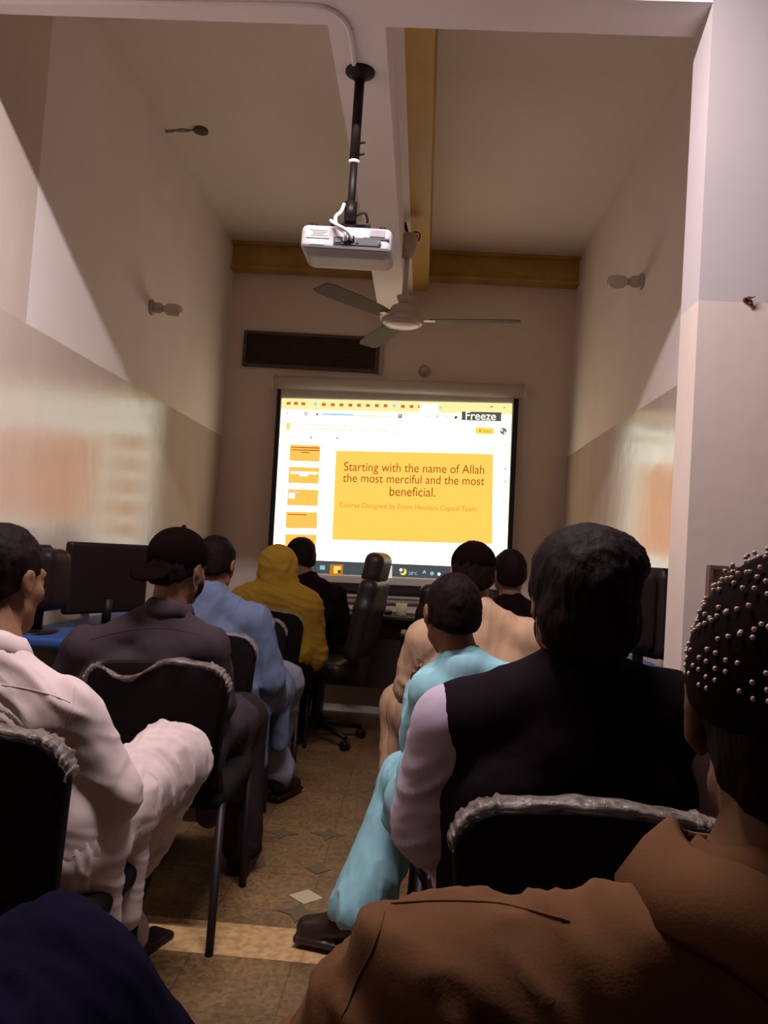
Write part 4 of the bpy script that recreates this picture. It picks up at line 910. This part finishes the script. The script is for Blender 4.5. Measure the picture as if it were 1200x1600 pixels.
# ------------------------------------------------------------------ fittings on the walls
def wall_lamp(p, sx, label):
    t = empty('wall_lamp', p); tag(t, label, 'lamp', 'unlit bulbs in holders on the side walls'); ax = Vector((sx, -.12, -.10)).normalized()
    MB().lathe([(.042,0),(.042,.012),(.030,.020)], (0,0,0), (sx,0,0), 20).build('wall_rose', mat('white lamp base',(.46,.40,.36),.5), t, True)
    MB().lathe([(.026,.012),(.030,.03),(.030,.055),(.020,.065),(.018,.078)], (0,0,0), ax, 18).build('bulb_holder', mat('cream holder',(.50,.43,.38),.4), t, True)
    MB().lathe([(.013,.070),(.016,.082),(.030,.098),(.034,.12),(.034,.155),(.028,.175),(.012,.182)], (0,0,0), ax, 20).build('bulb', mat('unlit milk bulb',(.60,.53,.46),.25), t, True)
wall_lamp(at_x(236,480,XL), 1, 'unlit bulb in a holder on the left wall'); wall_lamp(at_x(1004,440,XR), -1, 'unlit bulb in a holder on the right wall')
# ventilator
v0 = at(383,517,YB); v1 = at(590,584,YB); cw = (v1.x-v0.x)/2; ch_ = (v0.z-v1.z)/2; vc = Vector(((v0.x+v1.x)/2, YB, (v0.z+v1.z)/2))
t = empty('ventilator', vc); tag(t, 'dark louvred ventilator in the back wall above the screen', 'vent')
M['ventd'] = mat('dark brown mesh', (.045,.025,.015), .7, noise=(60,(.025,.013,.008),2)); M['ventf'] = mat('brown vent frame', (.10,.062,.04), .6)
MB().box((0,-.004,0), (cw,.004,ch_)).build('mesh_panel', M['ventd'], t)
for (c_, h_) in (((0,-.012,ch_-.012),(cw,.012,.012)),((0,-.012,-ch_+.012),(cw,.012,.012)),((-cw+.012,-.012,0),(.012,.012,ch_-.024)),((cw-.012,-.012,0),(.012,.012,ch_-.024))): MB().box(c_, h_).build('frame', M['ventf'], t)
for i in range(6): MB().box((0,-.012,-ch_+.05+i*(2*ch_-.09)/5.5), (cw-.024,.006,.007), Matrix.Rotation(.6,3,'X')).build('louvre', M['ventd'], t)
MB().box((cw+.022,-.018,-.012), (.014,.018,ch_), bev=.003).build('shutter_edge', mat('pale shutter edge',(.42,.34,.29),.6), t)
p_ = at(663,580,YB); o = MB().lathe([(.045,0),(.045,.012),(.030,.02),(.024,.05),(.014,.06)], (0,0,0), (0,-1,0), 20).build('ceiling_rose', mat('cream round fitting',(.52,.44,.38),.5), None, True); o.location = p_; tag(o, 'small round cream fitting on the back wall right of the ventilator', 'fitting')
# little knob and pipe on the back wall under the screen
pa = at(470,936,5.97); pb = at(720,944,5.97); o = MB().tube([(0,0,0), pb-pa], .016, 10).build('wall_pipe', mat('cream pipe',(.42,.35,.31),.5), None, True); o.location = pa; tag(o, 'thin cream pipe along the back wall under the screen', 'pipe')
# switchboard on the pillar
s0 = at(1104,883,HN); sw, sh_ = .17, .16; t = empty('switchboard', (s0.x+sw/2, HN, s0.z-sh_/2)); tag(t, 'brown framed switchboard on the right pillar beside the beaded cap', 'switchboard')
M['frameb'] = mat('brown frame', (.11,.065,.045), .55)
MB().box((0,-.008,0), (sw/2-.008,.008,sh_/2-.008)).build('panel', mat('tan board',(.36,.25,.17),.6), t)
for (c_, h_) in (((0,-.014,sh_/2-.005),(sw/2,.014,.006)),((0,-.014,-sh_/2+.005),(sw/2,.014,.006)),((-sw/2+.005,-.014,0),(.006,.014,sh_/2-.011)),((sw/2-.005,-.014,0),(.006,.014,sh_/2-.011))): MB().box(c_, h_, None, .001).build('frame', M['frameb'], t)
for i in range(3): MB().box((-.045+.045*i,-.020,.01), (.014,.006,.022), bev=.003).build('switch', M['whitepl'], t)
# broken plug in the pillar, and the scar with a dead fitting on the ceiling
p_ = at(1167,468,HN-.002)
t = empty('broken_plug', p_); tag(t, 'broken wall plug with a stub of wire in the right pillar', 'plug')
V, Q = sdf([('e', (0,0,0), [.013,.006,.009], None, .004, 'u'), ('e', (.010,-.003,-.010), [.006,.005,.009], None, .004, 'u')], .003); npmesh('broken_plaster', V, Q, mat('red-brown hole',(.12,.045,.03),.8), t)
MB().tube(sm_pts([(-.009,-.005,.002),(.0,-.012,.004),(.010,-.010,.003),(.02,-.006,.008)],5), .0022, 6).build('wire_stub', mat('dull wire',(.22,.12,.09),.5), t, True)
p_ = at_z(314,203,ZC-.002); t = empty('ceiling_box', p_); tag(t, 'dark round junction box by a plaster scar on the ceiling at the left', 'junction box')
MB().lathe([(.040,0),(.040,-.012),(.032,-.016)][::-1]).build('cover', mat('grimy cover',(.09,.065,.05),.7), t, True)
q_ = at_z(257,205,ZC-.002)-p_; L_ = q_.length; dd = q_/L_; sd = Vector((-dd.y,dd.x,0)); rr = random.Random(4); V = []; n = 14
for i in range(n+1): V.append(dd*(L_*i/n)+sd*rr.uniform(.004,.022))
for i in range(n, -1, -1): V.append(dd*(L_*i/n)-sd*rr.uniform(.002,.018))
k_ = len(V); V += [v+Vector((0,0,-.002)) for v in V]
F_ = [tuple(range(k_)), tuple(range(2*k_-1, k_-1, -1))]+[(i, (i+1)%k_, (i+1)%k_+k_, i+k_) for i in range(k_)]
mesh('plaster_scar', V, F_, mat('plaster scar',(.30,.25,.21),.95, noise=(30,(.14,.11,.09),5)), t)
